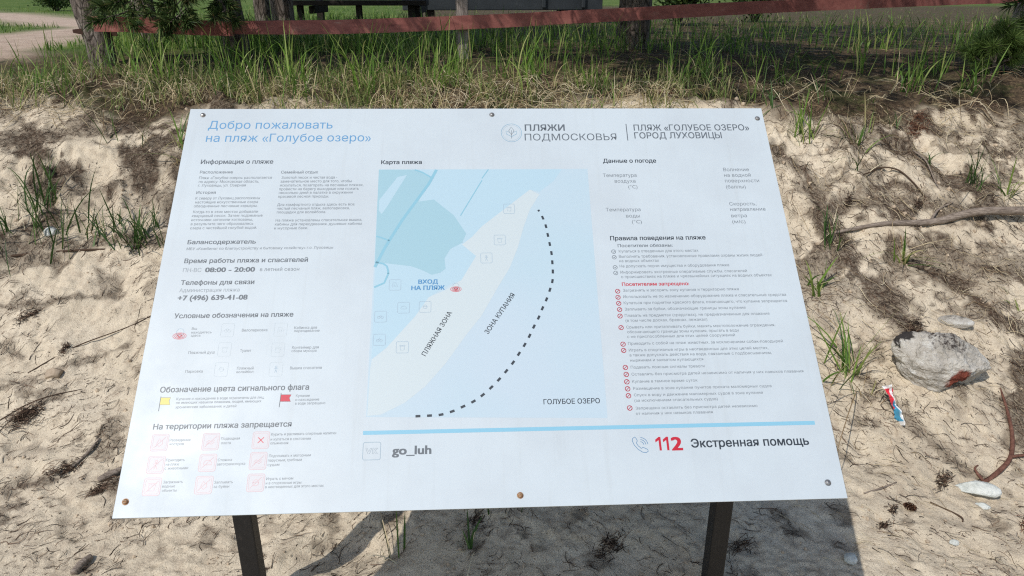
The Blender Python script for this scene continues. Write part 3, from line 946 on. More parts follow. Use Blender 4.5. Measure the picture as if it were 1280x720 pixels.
def one_glyph(u, w, wd, hc, lift):
    st = .40 * wd
    return [(u + wd, w, lift), (u + wd, w + hc, lift), (u + wd - st * .9, w + hc, lift), (u, w + hc * .80, lift), (u, w + hc * .60, lift), (u + wd - st, w + hc * .76, lift), (u + wd - st, w, lift)]


def text_np(s, wt):
    """flat lettering: vertices as set by the built-in font"""
    co, tri = _fill(s)
    d = OFF[wt]
    if d:   # heavier weights: the letter struck four times, a hair apart
        Vs, Fs = [], []
        for k, (ax_, ay_) in enumerate(((-1, -.6), (1, -.6), (-1, .6), (1, .6))):
            q = co.copy()
            q[:, 0] += ax_ * d
            q[:, 1] += ay_ * d
            q[:, 2] += k * .000008
            Vs.append(q)
            Fs.append(tri + k * len(co))
        co, tri = np.concatenate(Vs), np.concatenate(Fs)
    return co, tri


_prepare(sorted({r_[0] for rows in TEXTS.values() for r_ in rows} | {r_[0] for r_ in MAP_TILTED_TEXT} | {"Н", "2"}))
CAP = text_np("Н", 'r')[0][:, 1].max()


def text_part(name, rows, lift, parent, matrix):
    groups = {}
    for s, u, w, wd, hc, wt, colr in rows:
        co, tri = text_np(s, wt)
        x = (co[:, 0] - co[:, 0].min()) / (co[:, 0].max() - co[:, 0].min()) * wd + u
        y = co[:, 1] / CAP * hc + w
        groups.setdefault(colr, []).append((np.stack([x, y, lift + co[:, 2]], -1), tri))
    Vs, Fs, mi, off, mats = [], [], [], 0, []
    for colr, parts in groups.items():
        mats.append(INK[colr])
        for vtx, tri in parts:
            Vs.append(vtx)
            Fs.append(tri + off)
            mi.append(np.full(len(tri), len(mats) - 1))
            off += len(vtx)
    me = mesh_np(name, np.concatenate(Vs), np.concatenate(Fs))
    for m in mats:
        me.materials.append(m)
    fi = np.concatenate(mi).astype(np.int32)
    if len(fi) == len(me.polygons):
        me.polygons.foreach_set("material_index", fi)
    o = link(name, me, parent)
    if matrix is not None:
        o.matrix_local = matrix
    return o


LIFT = .00016
CAPTION = {'information_text': 'information_text', 'contact_text': 'contact_text', 'legend_text': 'legend_caption', 'flag_text': 'flag_caption',
           'ban_text': 'ban_caption', 'weather_text': 'weather_caption', 'rules_text': 'rule_text', 'emblem_text': 'emblem_text'}
for nm, rows in TEXTS.items():
    if "/" in nm or nm == 'emergency_number':
        continue
    blocks = []
    for r_ in rows:
        for bl in blocks:
            q = bl[-1]
            gap = q[2] - r_[2]
            if r_[5] == q[5] and r_[6] == q[6] and 0 < gap < 2.35 * r_[4] and abs(gap) > .4 * r_[4] and r_[1] < q[1] + q[3] and q[1] < r_[1] + r_[3] \
                    and not (nm == 'rules_text' and r_[0][0].isupper()):
                bl.append(r_)
                break
        else:
            blocks.append([r_])
    for bl in blocks:
        head = bl[0][5] in 'bm' and nm in CAPTION and nm != 'emblem_text'
        text_part("heading" if head else CAPTION.get(nm, nm), bl, LIFT, board, BM)


class Flat:
    """flat printed shapes in the plane of the board"""

    def __init__(self):
        self.V, self.F, self.M, self.mats = [], [], [], []

    def _m(self, m):
        if m not in self.mats:
            self.mats.append(m)
        return self.mats.index(m)

    def poly(self, pts, z, m):
        o = len(self.V)
        self.V += [(p[0], p[1], z) for p in pts]
        self.F.append(tuple(range(o, o + len(pts))))
        self.M.append(self._m(m))

    def line(self, pts, wd, z, m, closed=False):
        P = [Vector((p[0], p[1])) for p in pts]
        n = len(P)
        L, Rr = [], []
        for i in range(n):
            a = P[(i - 1) % n] if (closed or i > 0) else P[i]
            b = P[(i + 1) % n] if (closed or i < n - 1) else P[i]
            d = (b - a)
            if d.length < 1e-9:
                d = Vector((1, 0))
            d.normalize()
            nn = Vector((-d.y, d.x)) * wd * .5
            L.append(P[i] + nn)
            Rr.append(P[i] - nn)
        for i in range(n if closed else n - 1):
            j = (i + 1) % n
            self.poly([L[i], Rr[i], Rr[j], L[j]], z, m)

    def ring(self, c, rx, ry, wd, z, m, seg=28, a0=0.0, a1=math.tau):
        full = abs(a1 - a0 - math.tau) < 1e-6
        k = seg if full else seg + 1
        pts = [(c[0] + rx * math.cos(a0 + (a1 - a0) * t / seg), c[1] + ry * math.sin(a0 + (a1 - a0) * t / seg)) for t in range(k)]
        self.line(pts, wd, z, m, closed=full)

    def rrect(self, c, hx, hy, r, wd, z, m):
        pts = []
        for (sx, sy, a) in ((1, 1, 0), (-1, 1, 90), (-1, -1, 180), (1, -1, 270)):
            for t in range(5):
                an = R(a + t * 22.5)
                pts.append((c[0] + sx * (hx - r) + r * math.cos(an), c[1] + sy * (hy - r) + r * math.sin(an)))
        if wd is None:
            self.poly(pts, z, m)
        else:
            self.line(pts, wd, z, m, closed=True)

    def build(self, name, parent, matrix=None):
        me = bpy.data.meshes.new(name)
        me.from_pydata(self.V, [], self.F)
        for m in self.mats:
            me.materials.append(m)
        me.polygons.foreach_set("material_index", self.M)
        me.update()
        o = link(name, me, parent)
        if matrix is not None:
            o.matrix_local = matrix
        return o


# map
M_WATER = NT("map_water")
mv = M_WATER.coord("Object")
M_WATER.base(M_WATER.ramp(M_WATER.noise(mv, 2.2, 3, .5), [(.35, ink((196, 220, 236))), (.65, ink((204, 221, 237)))])).set(.42, .35)
M_LAND = printed("map_land", (192, 220, 238))
M_SAND = printed("map_sand", (213, 225, 233))
M_WOOD = printed("map_wood", (170, 208, 225))
M_ROAD = printed("map_road", (148, 201, 224))
f = Flat()
f.poly(MAP['quad'], .00008, M_WATER.m)
mp = f.build("map", board, BM)
f = Flat()
f.poly(MAP['land'], .00012, M_LAND)
f.build("land", mp)
f = Flat()
f.poly(MAP['beach'], .00015, M_SAND)
f.build("beach", mp)
f = Flat()
f.poly(MAP['forest'], .00018, M_WOOD)
f.build("woodland", mp)
f = Flat()
f.poly(MAP['clearing'], .00021, M_LAND)
f.build("clearing", mp)
for pts, wd in MAP['roads']:
    f = Flat()
    f.line(pts, wd, .00024, M_ROAD)
    f.build("road_line", mp)
f = Flat()
DP = [Vector(p) for p in MAP['dash']]
for i, p in enumerate(DP):
    d = (DP[min(i + 1, len(DP) - 1)] - DP[max(i - 1, 0)]).normalized()
    ln = .0105 if i else .005
    q = d * ln * .5
    nn = Vector((-d.y, d.x)) * .0027
    f.poly([p - q - nn, p + q - nn, p + q + nn, p - q + nn], .00028, INK['d'])
f.build("buoy_line", mp)
text_part("map_text", TEXTS['map/map_text'][:2], .00028, mp, None)
text_part("map_text", TEXTS['map/map_text'][2:], .00028, mp, None)
for s, u, w, L, hc, ang in MAP_TILTED_TEXT:
    co, tri = text_np(s, 'm')
    x = (co[:, 0] - co[:, 0].min()) / (co[:, 0].max() - co[:, 0].min()) * L
    y = co[:, 1] / CAP * hc
    c_, s_ = math.cos(ang), math.sin(ang)
    link("zone_text", mesh_np("zone_text", np.stack([u + x * c_ - y * s_, w + x * s_ + y * c_, .00028 + co[:, 2]], -1), tri, INK['d']), mp)


faint = printed("ink_faint_blue", (180, 201, 220))
faint2 = printed("ink_very_faint", (208, 220, 231))
pinkl = printed("ink_pink_line", (224, 194, 203))
pinkf = printed("ink_pink_fill", (219, 219, 228))
red = INK['red']
redl = printed("ink_red_line", (222, 96, 112))


def picto(fl, kind, c, s, z, m, w=.0011):
    x, y = c
    if kind == 0:       # bin
        fl.line([(x - .4 * s, y + .2 * s), (x - .3 * s, y - .5 * s), (x + .3 * s, y - .5 * s), (x + .4 * s, y + .2 * s)], w, z, m, True)
        fl.line([(x - .5 * s, y + .35 * s), (x + .5 * s, y + .35 * s)], w, z, m)
    elif kind == 1:     # person
        fl.ring((x, y + .4 * s), .14 * s, .14 * s, w, z, m, 12)
        fl.line([(x, y + .22 * s), (x, y - .1 * s), (x - .2 * s, y - .55 * s)], w, z, m)
        fl.line([(x, y - .1 * s), (x + .2 * s, y - .55 * s)], w, z, m)
        fl.line([(x - .3 * s, y + .05 * s), (x, y + .2 * s), (x + .3 * s, y + .05 * s)], w, z, m)
    elif kind == 2:     # two rings (bicycle)
        fl.ring((x - .28 * s, y - .15 * s), .24 * s, .24 * s, w, z, m, 14)
        fl.ring((x + .28 * s, y - .15 * s), .24 * s, .24 * s, w, z, m, 14)
        fl.line([(x - .28 * s, y - .15 * s), (x, y + .3 * s), (x + .28 * s, y - .15 * s)], w, z, m)
    elif kind == 3:     # shower
        fl.line([(x - .4 * s, y - .5 * s), (x - .4 * s, y + .4 * s), (x + .2 * s, y + .4 * s), (x + .2 * s, y + .15 * s)], w, z, m)
        for k in (-.1, .2, .5):
            fl.line([(x + k * s, y + .05 * s), (x + (k - .1) * s, y - .4 * s)], w * .8, z, m)
    elif kind == 4:     # flame
        fl.line([(x - .35 * s, y - .2 * s), (x - .25 * s, y + .1 * s), (x - .05 * s, y + .5 * s), (x + .1 * s, y + .15 * s), (x + .3 * s, y + .25 * s), (x + .35 * s, y - .2 * s), (x, y - .5 * s)], w, z, m, True)
    elif kind == 5:     # zig wave
        fl.line([(x - .5 * s, y - .1 * s), (x - .2 * s, y + .15 * s), (x + .1 * s, y - .1 * s), (x + .45 * s, y + .15 * s)], w, z, m)
        fl.line([(x - .5 * s, y - .35 * s), (x - .2 * s, y - .1 * s), (x + .1 * s, y - .35 * s), (x + .45 * s, y - .1 * s)], w, z, m)
    elif kind == 6:     # car / box
        fl.line([(x - .5 * s, y - .25 * s), (x - .45 * s, y + .05 * s), (x - .2 * s, y + .3 * s), (x + .25 * s, y + .3 * s), (x + .45 * s, y + .05 * s), (x + .5 * s, y - .25 * s)], w, z, m, True)
    elif kind == 7:     # ball
        fl.ring((x, y), .36 * s, .36 * s, w, z, m, 18)
        fl.line([(x - .36 * s, y), (x, y + .1 * s), (x + .36 * s, y)], w, z, m)
    else:               # X
        fl.line([(x - .35 * s, y - .35 * s), (x + .35 * s, y + .35 * s)], w * 1.4, z, m)
        fl.line([(x - .35 * s, y + .35 * s), (x + .35 * s, y - .35 * s)], w * 1.4, z, m)


def eye_mark(fl, c, s, z):
    """red rings with a small circle above: the 'you are here' mark"""
    x, y = c
    for q, wd in ((1.0, .0011), (.72, .0012), (.42, .0014)):
        fl.ring((x, y - .25 * s), s * q, s * q * .52, wd, z, red if q < .8 else redl, 26)
    fl.ring((x, y + .42 * s), .56 * s, .56 * s, .0010, z, faint, 22)
    fl.line([(x - .32 * s, y - .1 * s), (x, y - .42 * s), (x + .32 * s, y - .1 * s)], .0022, z, red)


kinds = [0, 0, 1, 3, 6, 7, 2, 2, 0]
for c, kd in zip(MAP['icons'], kinds):
    f = Flat()
    f.rrect(c, .0135, .0135, .003, .0011, .00028, faint)
    picto(f, kd, c, .013, .00028, faint)
    f.build("map_icon", mp)
f = Flat()
eye_mark(f, MAP['eye'][0], .0125, .00028)
f.build("location_mark", mp)
f = Flat()
eye_mark(f, ICONS['eye'][0], .0145, LIFT)
f.build("location_symbol", board, BM)
for c, kd in zip(ICONS['legend'], [2, 3, 0, 0, 7, 1]):
    f = Flat()
    f.rrect(c, .014, .016, .003, .0008, LIFT, faint2)
    picto(f, kd, c, .014, LIFT, faint if kd == 1 else faint2)
    f.build("legend_icon", board, BM)
for c, kd in zip(ICONS['ban'], [4, 5, 8, 1, 6, 5, 0, 4, 7]):
    f = Flat()
    f.rrect(c, .0172, .0178, .0045, None, LIFT - .00006, pinkf)
    f.rrect(c, .0172, .0178, .0045, .0011, LIFT, pinkl)
    f.rrect(c, .0140, .0146, .004, .0007, LIFT, pinkl)
    picto(f, kd, c, .017, LIFT, redl if kd == 8 else pinkl, .0013)
    if kd != 8:
        f.line([(c[0] - .011, c[1] - .011), (c[0] + .011, c[1] + .011)], .0012, LIFT + .00005, pinkl)
    f.build("ban_icon", board, BM)
for c in ICONS['must']:
    f = Flat()
    f.ring(c, .0050, .0050, .0012, LIFT, INK['g'], 18)
    f.line([(c[0] - .0025, c[1]), (c[0] - .0004, c[1] - .0021), (c[0] + .003, c[1] + .0022)], .0012, LIFT, INK['g'])
    f.build("duty_mark", board, BM)
darkred = printed("ink_dark_red", (186, 52, 74))
for c in ICONS['no']:
    f = Flat()
    f.ring(c, .0052, .0052, .0017, LIFT, darkred, 18)
    f.line([(c[0] - .003, c[1] - .003), (c[0] + .003, c[1] + .003)], .0014, LIFT, darkred)
    f.build("forbidden_mark", board, BM)
for key, colr, lab in (('yflag', (236, 222, 128), "yellow signal flag"), ('rflag', (214, 60, 84), "red signal flag")):
    p = ICONS[key]
    f = Flat()
    f.poly([p[2], p[6], p[5], p[4], p[3]], LIFT, printed("ink_" + lab.split()[0] + "_flag", colr))
    f.line([p[2], p[3], p[4], p[5], p[6]], .0006, LIFT + .00005, INK['g'])
    f.line([p[0], p[1]], .0013, LIFT + .00008, INK['g'])
    o = f.build("flag_symbol", board, BM)
    o["label"] = lab
_, u, w, wd, hc, _, _ = TEXTS['emergency_number'][0]
f = Flat()
for k in range(2):
    g = one_glyph(u + k * wd * .285, w, wd * .205, hc, LIFT)
    f.poly([q[:2] for q in g], LIFT, red)
ob_ = f.build("emergency_number", board, BM)
text_part("emergency_number", [("2", u + wd * .575, w, wd * .425, hc, 'x', 'red')], LIFT, board, BM)
# emblem of the beaches
c = ICONS['logo'][0]
f = Flat()
lb = printed("ink_emblem_blue", (132, 178, 208))
f.ring(c, .0265, .0285, .0011, LIFT, lb, 36)
f.ring(c, .0225, .0245, .0007, LIFT, faint, 36)
f.line([(c[0], c[1] + .019), (c[0] + .007, c[1] + .006), (c[0], c[1] - .006), (c[0] - .007, c[1] + .006)], .0012, LIFT, INK['g'], True)
for sg in (-1, 1):
    f.line([(c[0], c[1] - .012), (c[0] + sg * .013, c[1] - .004), (c[0] + sg * .014, c[1] + .006), (c[0] + sg * .004, c[1] + .001)], .0012, LIFT, lb)
f.line([(c[0], c[1] + .008), (c[0], c[1] - .018)], .0010, LIFT, INK['g'])
f.build("emblem", board, BM)
f = Flat()
f.line(ICONS['div'], .0022, LIFT, INK['g'])
f.build("divider", board, BM)
bl = ICONS['bar']
f = Flat()
u0, u1 = bl[0][0], bl[1][0]
f.poly([(u0, -.3525), (u1, -.3525), (u1, -.3440), (u0, -.3440)], LIFT, printed("ink_bar_blue", (148, 205, 234)))
f.build("blue_bar", board, BM)
c = ICONS['vk'][0]
f = Flat()
f.rrect(c, .0183, .0185, .004, .0012, LIFT, printed("ink_network_box", (166, 188, 206)))
vkm = printed("ink_network_mark", (166, 180, 194))
for q in ([(-.0125, .006), (-.0095, .006), (-.006, -.002), (-.003, .006), (0, .006), (-.0045, -.006), (-.0078, -.006)],
          [(.002, .006), (.0045, .006), (.0045, .0015), (.009, .006), (.0125, .006), (.0075, .0005), (.0125, -.006), (.009, -.006), (.0045, -.0012), (.0045, -.006), (.002, -.006)]):
    f.line([(c[0] + a, c[1] + b) for a, b in q], .0008, LIFT, vkm, True)
f.build("network_mark", board, BM)
c = ICONS['phone'][0]
f = Flat()
pb = printed("ink_phone_blue", (92, 142, 186))
hs = [(-.0155, .0135), (-.0105, .0165), (-.0075, .0120), (-.0060, .0075), (-.0090, .0040), (-.0050, -.0030), (.0010, -.0085), (.0050, -.0060), (.0095, -.0085), (.0145, -.0110), (.0150, -.0150), (.0100, -.0175), (.0030, -.0165), (-.0060, -.0105), (-.0135, -.0010), (-.0170, .0080)]
f.line([(c[0] + a, c[1] + b) for a, b in hs], .0012, LIFT, pb, True)
for rr in (.007, .0115, .016):
    f.ring((c[0] + .000, c[1] - .001), rr, rr, .0012, LIFT, pb, 12, R(5), R(85))
f.build("phone_symbol", board, BM)

# ------------------------------------------------------------------ fence
kr = NT("red_brown_painted_board")
vr = kr.coord("Object", (1.2, 5, 3))
gr_ = kr.noise(vr, 6, 6, .7, .6)
cr = kr.ramp(gr_, [(.28, (.17, .065, .058)), (.45, (.27, .10, .086)), (.62, (.33, .13, .11)), (.76, (.42, .26, .22))])
cr = kr.mix(kr.ramp(kr.noise(kr.coord("Object"), 9, 5, .7), [(.60, (0, 0, 0)), (.72, (.6, .6, .6))]), cr, (.30, .20, .16))
kr.base(cr).set(.85, .12)
kr.bump(gr_, .25, .003)
paint_red = kr.m

kbk = NT("pine_bark")
vk = kbk.coord("Object", (1, 1, .28))
nk = kbk.noise(vk, 24, 6, .7, .8)
cells = kbk.n("ShaderNodeTexVoronoi", feature='DISTANCE_TO_EDGE')
cells.inputs["Scale"].default_value = 26
kbk.l(vk, cells.inputs["Vector"])
ck = kbk.ramp(nk, [(.3, (.075, .06, .05)), (.5, (.17, .14, .12)), (.66, (.29, .25, .22)), (.78, (.20, .12, .08))])
ck = kbk.mix(kbk.ramp(cells.outputs["Distance"], [(.0, (1, 1, 1)), (.09, (0, 0, 0))]), ck, (.035, .028, .023))
kbk.base(ck).set(.92, .1)
kbk.bump(kbk.math('ADD', nk, kbk.math('MINIMUM', cells.outputs["Distance"], .15)), .9, .03)
bark = kbk.m

kgw = NT("weathered_grey_wood")
vg = kgw.coord("Object", (8, 8, 1))
ng = kgw.noise(vg, 9, 6, .7, .7)
kgw.base(kgw.ramp(ng, [(.3, (.10, .085, .075)), (.5, (.26, .225, .20)), (.7, (.40, .355, .32))])).set(.88, .15)
kgw.bump(ng, .5, .008)
grey_wood = kgw.m


def plank(name, pts, thick, mat, parent, seed=0):
    """sawn board through (x, y, ztop, depth) points, slightly warped"""
    rg = np.random.default_rng(seed)
    n = len(pts)
    X = np.array([p[:4] for p in pts])
    t = np.linspace(0, n - 1, n * 8)
    Q = np.stack([np.interp(t, np.arange(n), X[:, k]) for k in range(4)], -1)
    for _ in range(6):
        Q[1:-1] = (Q[:-2] + 2 * Q[1:-1] + Q[2:]) / 4
    d = np.gradient(Q[:, :2], axis=0)
    d /= np.linalg.norm(d, axis=1, keepdims=True)
    nr = np.stack([d[:, 1], -d[:, 0]], -1)
    m = len(Q)
    e = lambda a: (rg.random(m) - .5) * a
    ring = []
    for (off, top) in ((1, 1), (-1, 1), (-1, 0), (1, 0)):
        z = Q[:, 2] - (0 if top else 1) * Q[:, 3] + e(.0015)
        xy = Q[:, :2] + nr * (off * thick / 2) + e(.001)[:, None]
        ring.append(np.stack([xy[:, 0], xy[:, 1], z], -1))
    V = np.stack(ring, 1).reshape(-1, 3)
    idx = np.arange(m * 4).reshape(m, 4)
    nx_ = np.roll(idx, -1, 1)
    F = np.stack([idx[:-1], idx[1:], nx_[1:], nx_[:-1]], -1).reshape(-1, 4)
    caps = np.array([idx[0], idx[-1][::-1]])
    me = mesh_np(name, V, [np.concatenate([F, caps])], mat)
    return link(name, me, parent)


FR = Vector((0, 0, 0))
old_brown = plain("old_brown_wood", (.085, .05, .038), .9, .1)
fence = empty("wooden_fence", (0.9, 5.6, float(height(.9, 5.6))), "low fence of red brown boards above the grassy crest", "fence")
inv = -fence.location


def rel(pts):
    return [(p[0] + inv.x, p[1] + inv.y, p[2] + inv.z, p[3]) for p in pts]


plank("rail", rel([(-1.904, 5.13, 1.453, .078), (-1.616, 5.13, 1.458, .086), (-1.158, 5.16, 1.461, .088), (-.743, 5.2, 1.472, .089), (-.433, 5.3, 1.480, .088), (0, 5.4, 1.494, .088), (.336, 5.5, 1.508, .086), (.854, 5.6, 1.528, .087), (1.272, 5.7, 1.549, .09), (1.778, 5.85, 1.567, .088), (2.246, 6.0, 1.580, .086), (2.929, 6.3, 1.597, .086), (3.598, 6.6, 1.612, .086), (4.6, 7.0, 1.63, .086)]), .032, paint_red, fence, 1)
o = plank("rail", rel([(-2.645, 4.94, 1.490, .090), (-2.4, 4.97, 1.486, .092), (-2.115, 5.03, 1.470, .094), (-1.82, 5.08, 1.452, .088)]), .030, paint_red, fence, 2)
o["label"] = "short sloping board at the left end of the fence"
o = plank("rail_stub", rel([(-2.83, 5.02, 1.408, .02), (-2.77, 5.04, 1.414, .04), (-2.68, 5.09, 1.410, .045), (-2.60, 5.12, 1.408, .045)]), .03, old_brown, fence, 3)
o["label"] = "broken board end sticking out left of the trunk"


def post(x, y, z1, w, mat, name="post"):
    bm = bmesh.new()
    z0 = float(height(x, y)) - .25
    box_bm(bm, (x + inv.x, y + inv.y, (z0 + z1) / 2 + inv.z), (w, w, z1 - z0), Matrix.Rotation(.2, 3, 'Z'))
    return bm_obj(name, bm, mat, fence, bevel=.008)


post(-.344, 5.395, 1.86, .076, grey_wood)["label"] = "pale grey weathered post rising above the rail"
post(4.55, 7.02, 1.72, .09, grey_wood)

# ------------------------------------------------------------------ needles and pine trees
def leaf_mat(name, stops, trans=.35, rough=.55):
    k = NT(name)
    geo = k.n("ShaderNodeNewGeometry")
    c = k.ramp(geo.outputs["Random Per Island"], stops)
    k.base(c).set(rough, .25)
    tr = k.n("ShaderNodeBsdfTranslucent")
    k.l(c, tr.inputs["Color"])
    mx = k.n("ShaderNodeMixShader")
    mx.inputs[0].default_value = trans
    out = k.t.nodes["Material Output"]
    k.l(k.b.outputs[0], mx.inputs[1])
    k.l(tr.outputs[0], mx.inputs[2])
    k.l(mx.outputs[0], out.inputs["Surface"])
    return k.m


NEEDLE = leaf_mat("pine_needle", [(0, (.026, .05, .016)), (.4, (.05, .088, .024)), (.8, (.085, .125, .034)), (.97, (.15, .15, .06)), (1, (.2, .13, .06))], .25)
NEEDLE_YOUNG = leaf_mat("young_pine_needle", [(0, (.05, .095, .022)), (.5, (.09, .15, .034)), (1, (.16, .22, .06))], .3)


def curve_pts(a, b, sag, n, rg, wob=.03):
    a, b = np.array(a, float), np.array(b, float)
    t = np.linspace(0, 1, n)[:, None]
    P = a + (b - a) * t
    P[:, 2] += -sag * 4 * (t * (1 - t))[:, 0]
    L = np.linalg.norm(b - a)
    P[1:] += (rg.random((n - 1, 3)) - .5) * wob * L
    return P


def bough(a, b, sag, rg, twigs=22, tw_len=.38, tufts=7, per=22, nl=.075, nw=.0016, thick=.018):
    """a limb with side twigs and needle tufts: returns (wood tubes, needle ribbons)"""
    wood, nd = [], []
    n = 12
    P = curve_pts(a, b, sag, n, rg)
    wood.append(strands(P[None], np.linspace(thick, .005, n)[None], 6))
    main = np.array(b, float) - np.array(a, float)
    main /= np.linalg.norm(main)
    sidev = np.cross(main, [0, 0, 1.0])
    sidev /= np.linalg.norm(sidev) + 1e-9
    TP, TD = [], []
    for k in range(twigs):
        f = .18 + .82 * (k + rg.random()) / twigs
        i = min(int(f * (n - 1)), n - 2)
        p = P[i] + (P[i + 1] - P[i]) * (f * (n - 1) - i)
        sg = 1 if k % 2 else -1
        d = main * (.55 + .3 * rg.random()) + sidev * sg * (.9 * (1 - .55 * f)) * (.5 + rg.random()) + np.array([0, 0, -.25 + .7 * rg.random()])
        d /= np.linalg.norm(d)
        L = tw_len * (.6 + .6 * rg.random()) * (1.1 - .45 * f)
        tip = p + d * L
        T = curve_pts(p, tip, .06 * L * rg.random(), 5, rg, .06)
        wood.append(strands(T[None], np.linspace(.005, .0022, 5)[None], 4))
        for q in range(tufts):
            g = .3 + .7 * (q + rg.random() * .6) / tufts
            j = min(int(g * 4), 3)
            TP.append(T[j] + (T[j + 1] - T[j]) * (g * 4 - j))
            dd = T[j + 1] - T[j]
            TD.append(dd / (np.linalg.norm(dd) + 1e-9))
    TP, TD = np.repeat(np.array(TP), per, 0), np.repeat(np.array(TD), per, 0)
    N = len(TP)
    r = rg.normal(size=(N, 3))
    r -= (r * TD).sum(1, keepdims=True) * TD
    r /= np.linalg.norm(r, axis=1, keepdims=True) + 1e-9
    op = (.45 + .75 * rg.random((N, 1)))
    d = TD * np.cos(op) + r * np.sin(op)
    ln = nl * (.7 + .5 * rg.random((N, 1)))
    C = np.stack([TP, TP + d * ln * .55, TP + d * ln + np.array([0, 0, -1]) * ln * .08], 1)
    sd = np.cross(d, rg.normal(size=(N, 3)))
    sd /= np.linalg.norm(sd, axis=1, keepdims=True) + 1e-9
    nd.append(blades(C, np.tile([nw, nw * .9, nw * .15], (N, 1)), sd))
    return wood, nd


def pine(base, trunk_pts, trunk_r, boughs, label, seed, group="pine trees along the fence", young=False, **kw):
    rg = np.random.default_rng(seed)
    bz = float(height(base[0], base[1]))
    root = empty("pine_tree", (base[0], base[1], bz), label, "pine tree", group)
    off = np.array([base[0], base[1], bz])
    P = [(p[0] - off[0], p[1] - off[1], p[2] - off[2]) for p in trunk_pts]
    v, fs = tube(P, trunk_r, 18, .05, seed)
    link("trunk", mesh_np("trunk", v, fs, bark, True), root)
    wood, nd = [], []
    for b in boughs:
        b = dict(b)
        w, n = bough(np.array(b.pop('a')) - off, np.array(b.pop('b')) - off, b.pop('sag', .1), rg, **{**kw, **b})
        wood += w
        nd += n
    if wood:
        v, f = joined(wood)
        link("branches", mesh_np("branches", v, f, bark, True), root)
        v, f = joined(nd)
        link("crown", mesh_np("crown", v, f, NEEDLE_YOUNG if young else NEEDLE), root)
    return root


def upper_crown(cx, cy, z0, z1, rad, n, seed):
    """regular whorls of boughs round the upper stem"""
    rg = np.random.default_rng(seed)
    out = []
    for k in range(n):
        f = k / max(n - 1, 1)
        z = z0 + (z1 - z0) * f
        an = k * 2.399 + rg.random() * .6
        L = rad * (1.0 - .75 * f) * (.75 + .5 * rg.random())
        out.append(dict(a=(cx, cy, z), b=(cx + L * math.cos(an), cy + L * math.sin(an), z + L * (.05 + .35 * f)), sag=.08 * L, twigs=22, tw_len=.55, tufts=5, per=13, nw=.0062, nl=.10, thick=.03))
    return out


LOW = dict(twigs=30, tw_len=.50, tufts=7, per=20, nw=.0032)


def low(a, b, sag=.12, **kw):
    return dict(a=a, b=b, sag=sag, **{**LOW, **kw})


# trunk that carries the left end of the fence
pine((-2.70, 5.09), [(-2.70, 5.09, 1.0), (-2.71, 5.09, 1.3), (-2.76, 5.11, 1.6), (-2.84, 5.16, 2.4), (-2.9, 5.3, 4.5), (-2.85, 5.4, 7.0)], [.10, .086, .09, .085, .07, .03],
     upper_crown(-2.88, 5.35, 4.4, 7.0, 1.7, 20, 1) + [dict(a=(-2.76, 5.10, 2.0), b=(-2.48, 4.82, 1.50), sag=-.05, twigs=9, tw_len=.16, tufts=4, per=16)],
     "grey barked pine trunk at the left end of the fence rail", 101)
# trunk behind the short rail, its boughs hang down over the rail
pine((-2.00, 5.62), [(-1.99, 5.62, 1.0), (-2.02, 5.62, 1.5), (-2.08, 5.63, 2.4), (-2.1, 5.6, 4.5), (-2.05, 5.6, 7.5)], [.10, .092, .085, .07, .03],
     upper_crown(-2.1, 5.6, 3.6, 7.4, 2.2, 26, 2) + [
         low((-2.08, 5.6, 2.5), (-2.30, 4.72, 1.50), -.10, twigs=34, tw_len=.30),
         low((-2.08, 5.6, 2.3), (-2.02, 4.78, 1.47), -.10, twigs=34, tw_len=.30),
         low((-2.08, 5.6, 2.2), (-1.80, 4.9, 1.52), -.06, twigs=24, tw_len=.26), low((-2.08, 5.6, 2.2), (-2.55, 5.0, 1.62), -.06, twigs=24, tw_len=.26),
         low((-2.08, 5.6, 2.4), (-2.62, 5.0, 1.66), -.06, twigs=12, tw_len=.22),
         low((-2.08, 5.6, 2.9), (-1.75, 4.2, 2.5)), low((-2.08, 5.6, 3.1), (-2.3, 3.9, 2.9)), low((-2.08, 5.6, 3.0), (-1.35, 4.0, 2.75)),
         low((-2.08, 5.6, 3.3), (-1.0, 4.6, 2.9)), low((-2.08, 5.6, 2.7), (-2.7, 4.6, 2.45)), low((-2.08, 5.6, 3.5), (-1.9, 3.5, 3.2)), low((-2.08, 5.6, 3.3), (-2.75, 3.15, 3.15))],
     "pine behind the short sloping rail with boughs hanging over it", 102)
pine((-2.88, 6.2), [(-2.87, 6.2, 1.0), (-2.89, 6.2, 1.6), (-2.92, 6.22, 3.0), (-2.9, 6.2, 6.5)], [.075, .068, .06, .025], upper_crown(-2.9, 6.2, 3.2, 6.4, 1.6, 18, 3),
     "slim dark pine trunk second from the left behind the fence", 103)
pine((-2.12, 6.7), [(-2.12, 6.7, 1.0), (-2.13, 6.7, 1.6), (-2.16, 6.72, 3.0), (-2.1, 6.7, 7)], [.075, .066, .06, .025], upper_crown(-2.1, 6.7, 3.0, 6.8, 1.7, 18, 4),
     "left trunk of the two pines standing close together", 104)
pine((-1.86, 6.4), [(-1.86, 6.4, 1.0), (-1.87, 6.4, 1.6), (-1.86, 6.42, 3.0), (-1.8, 6.5, 7)], [.098, .09, .08, .03], upper_crown(-1.8, 6.5, 3.0, 6.8, 1.8, 18, 5),
     "right thicker trunk of the two pines standing close together", 105)
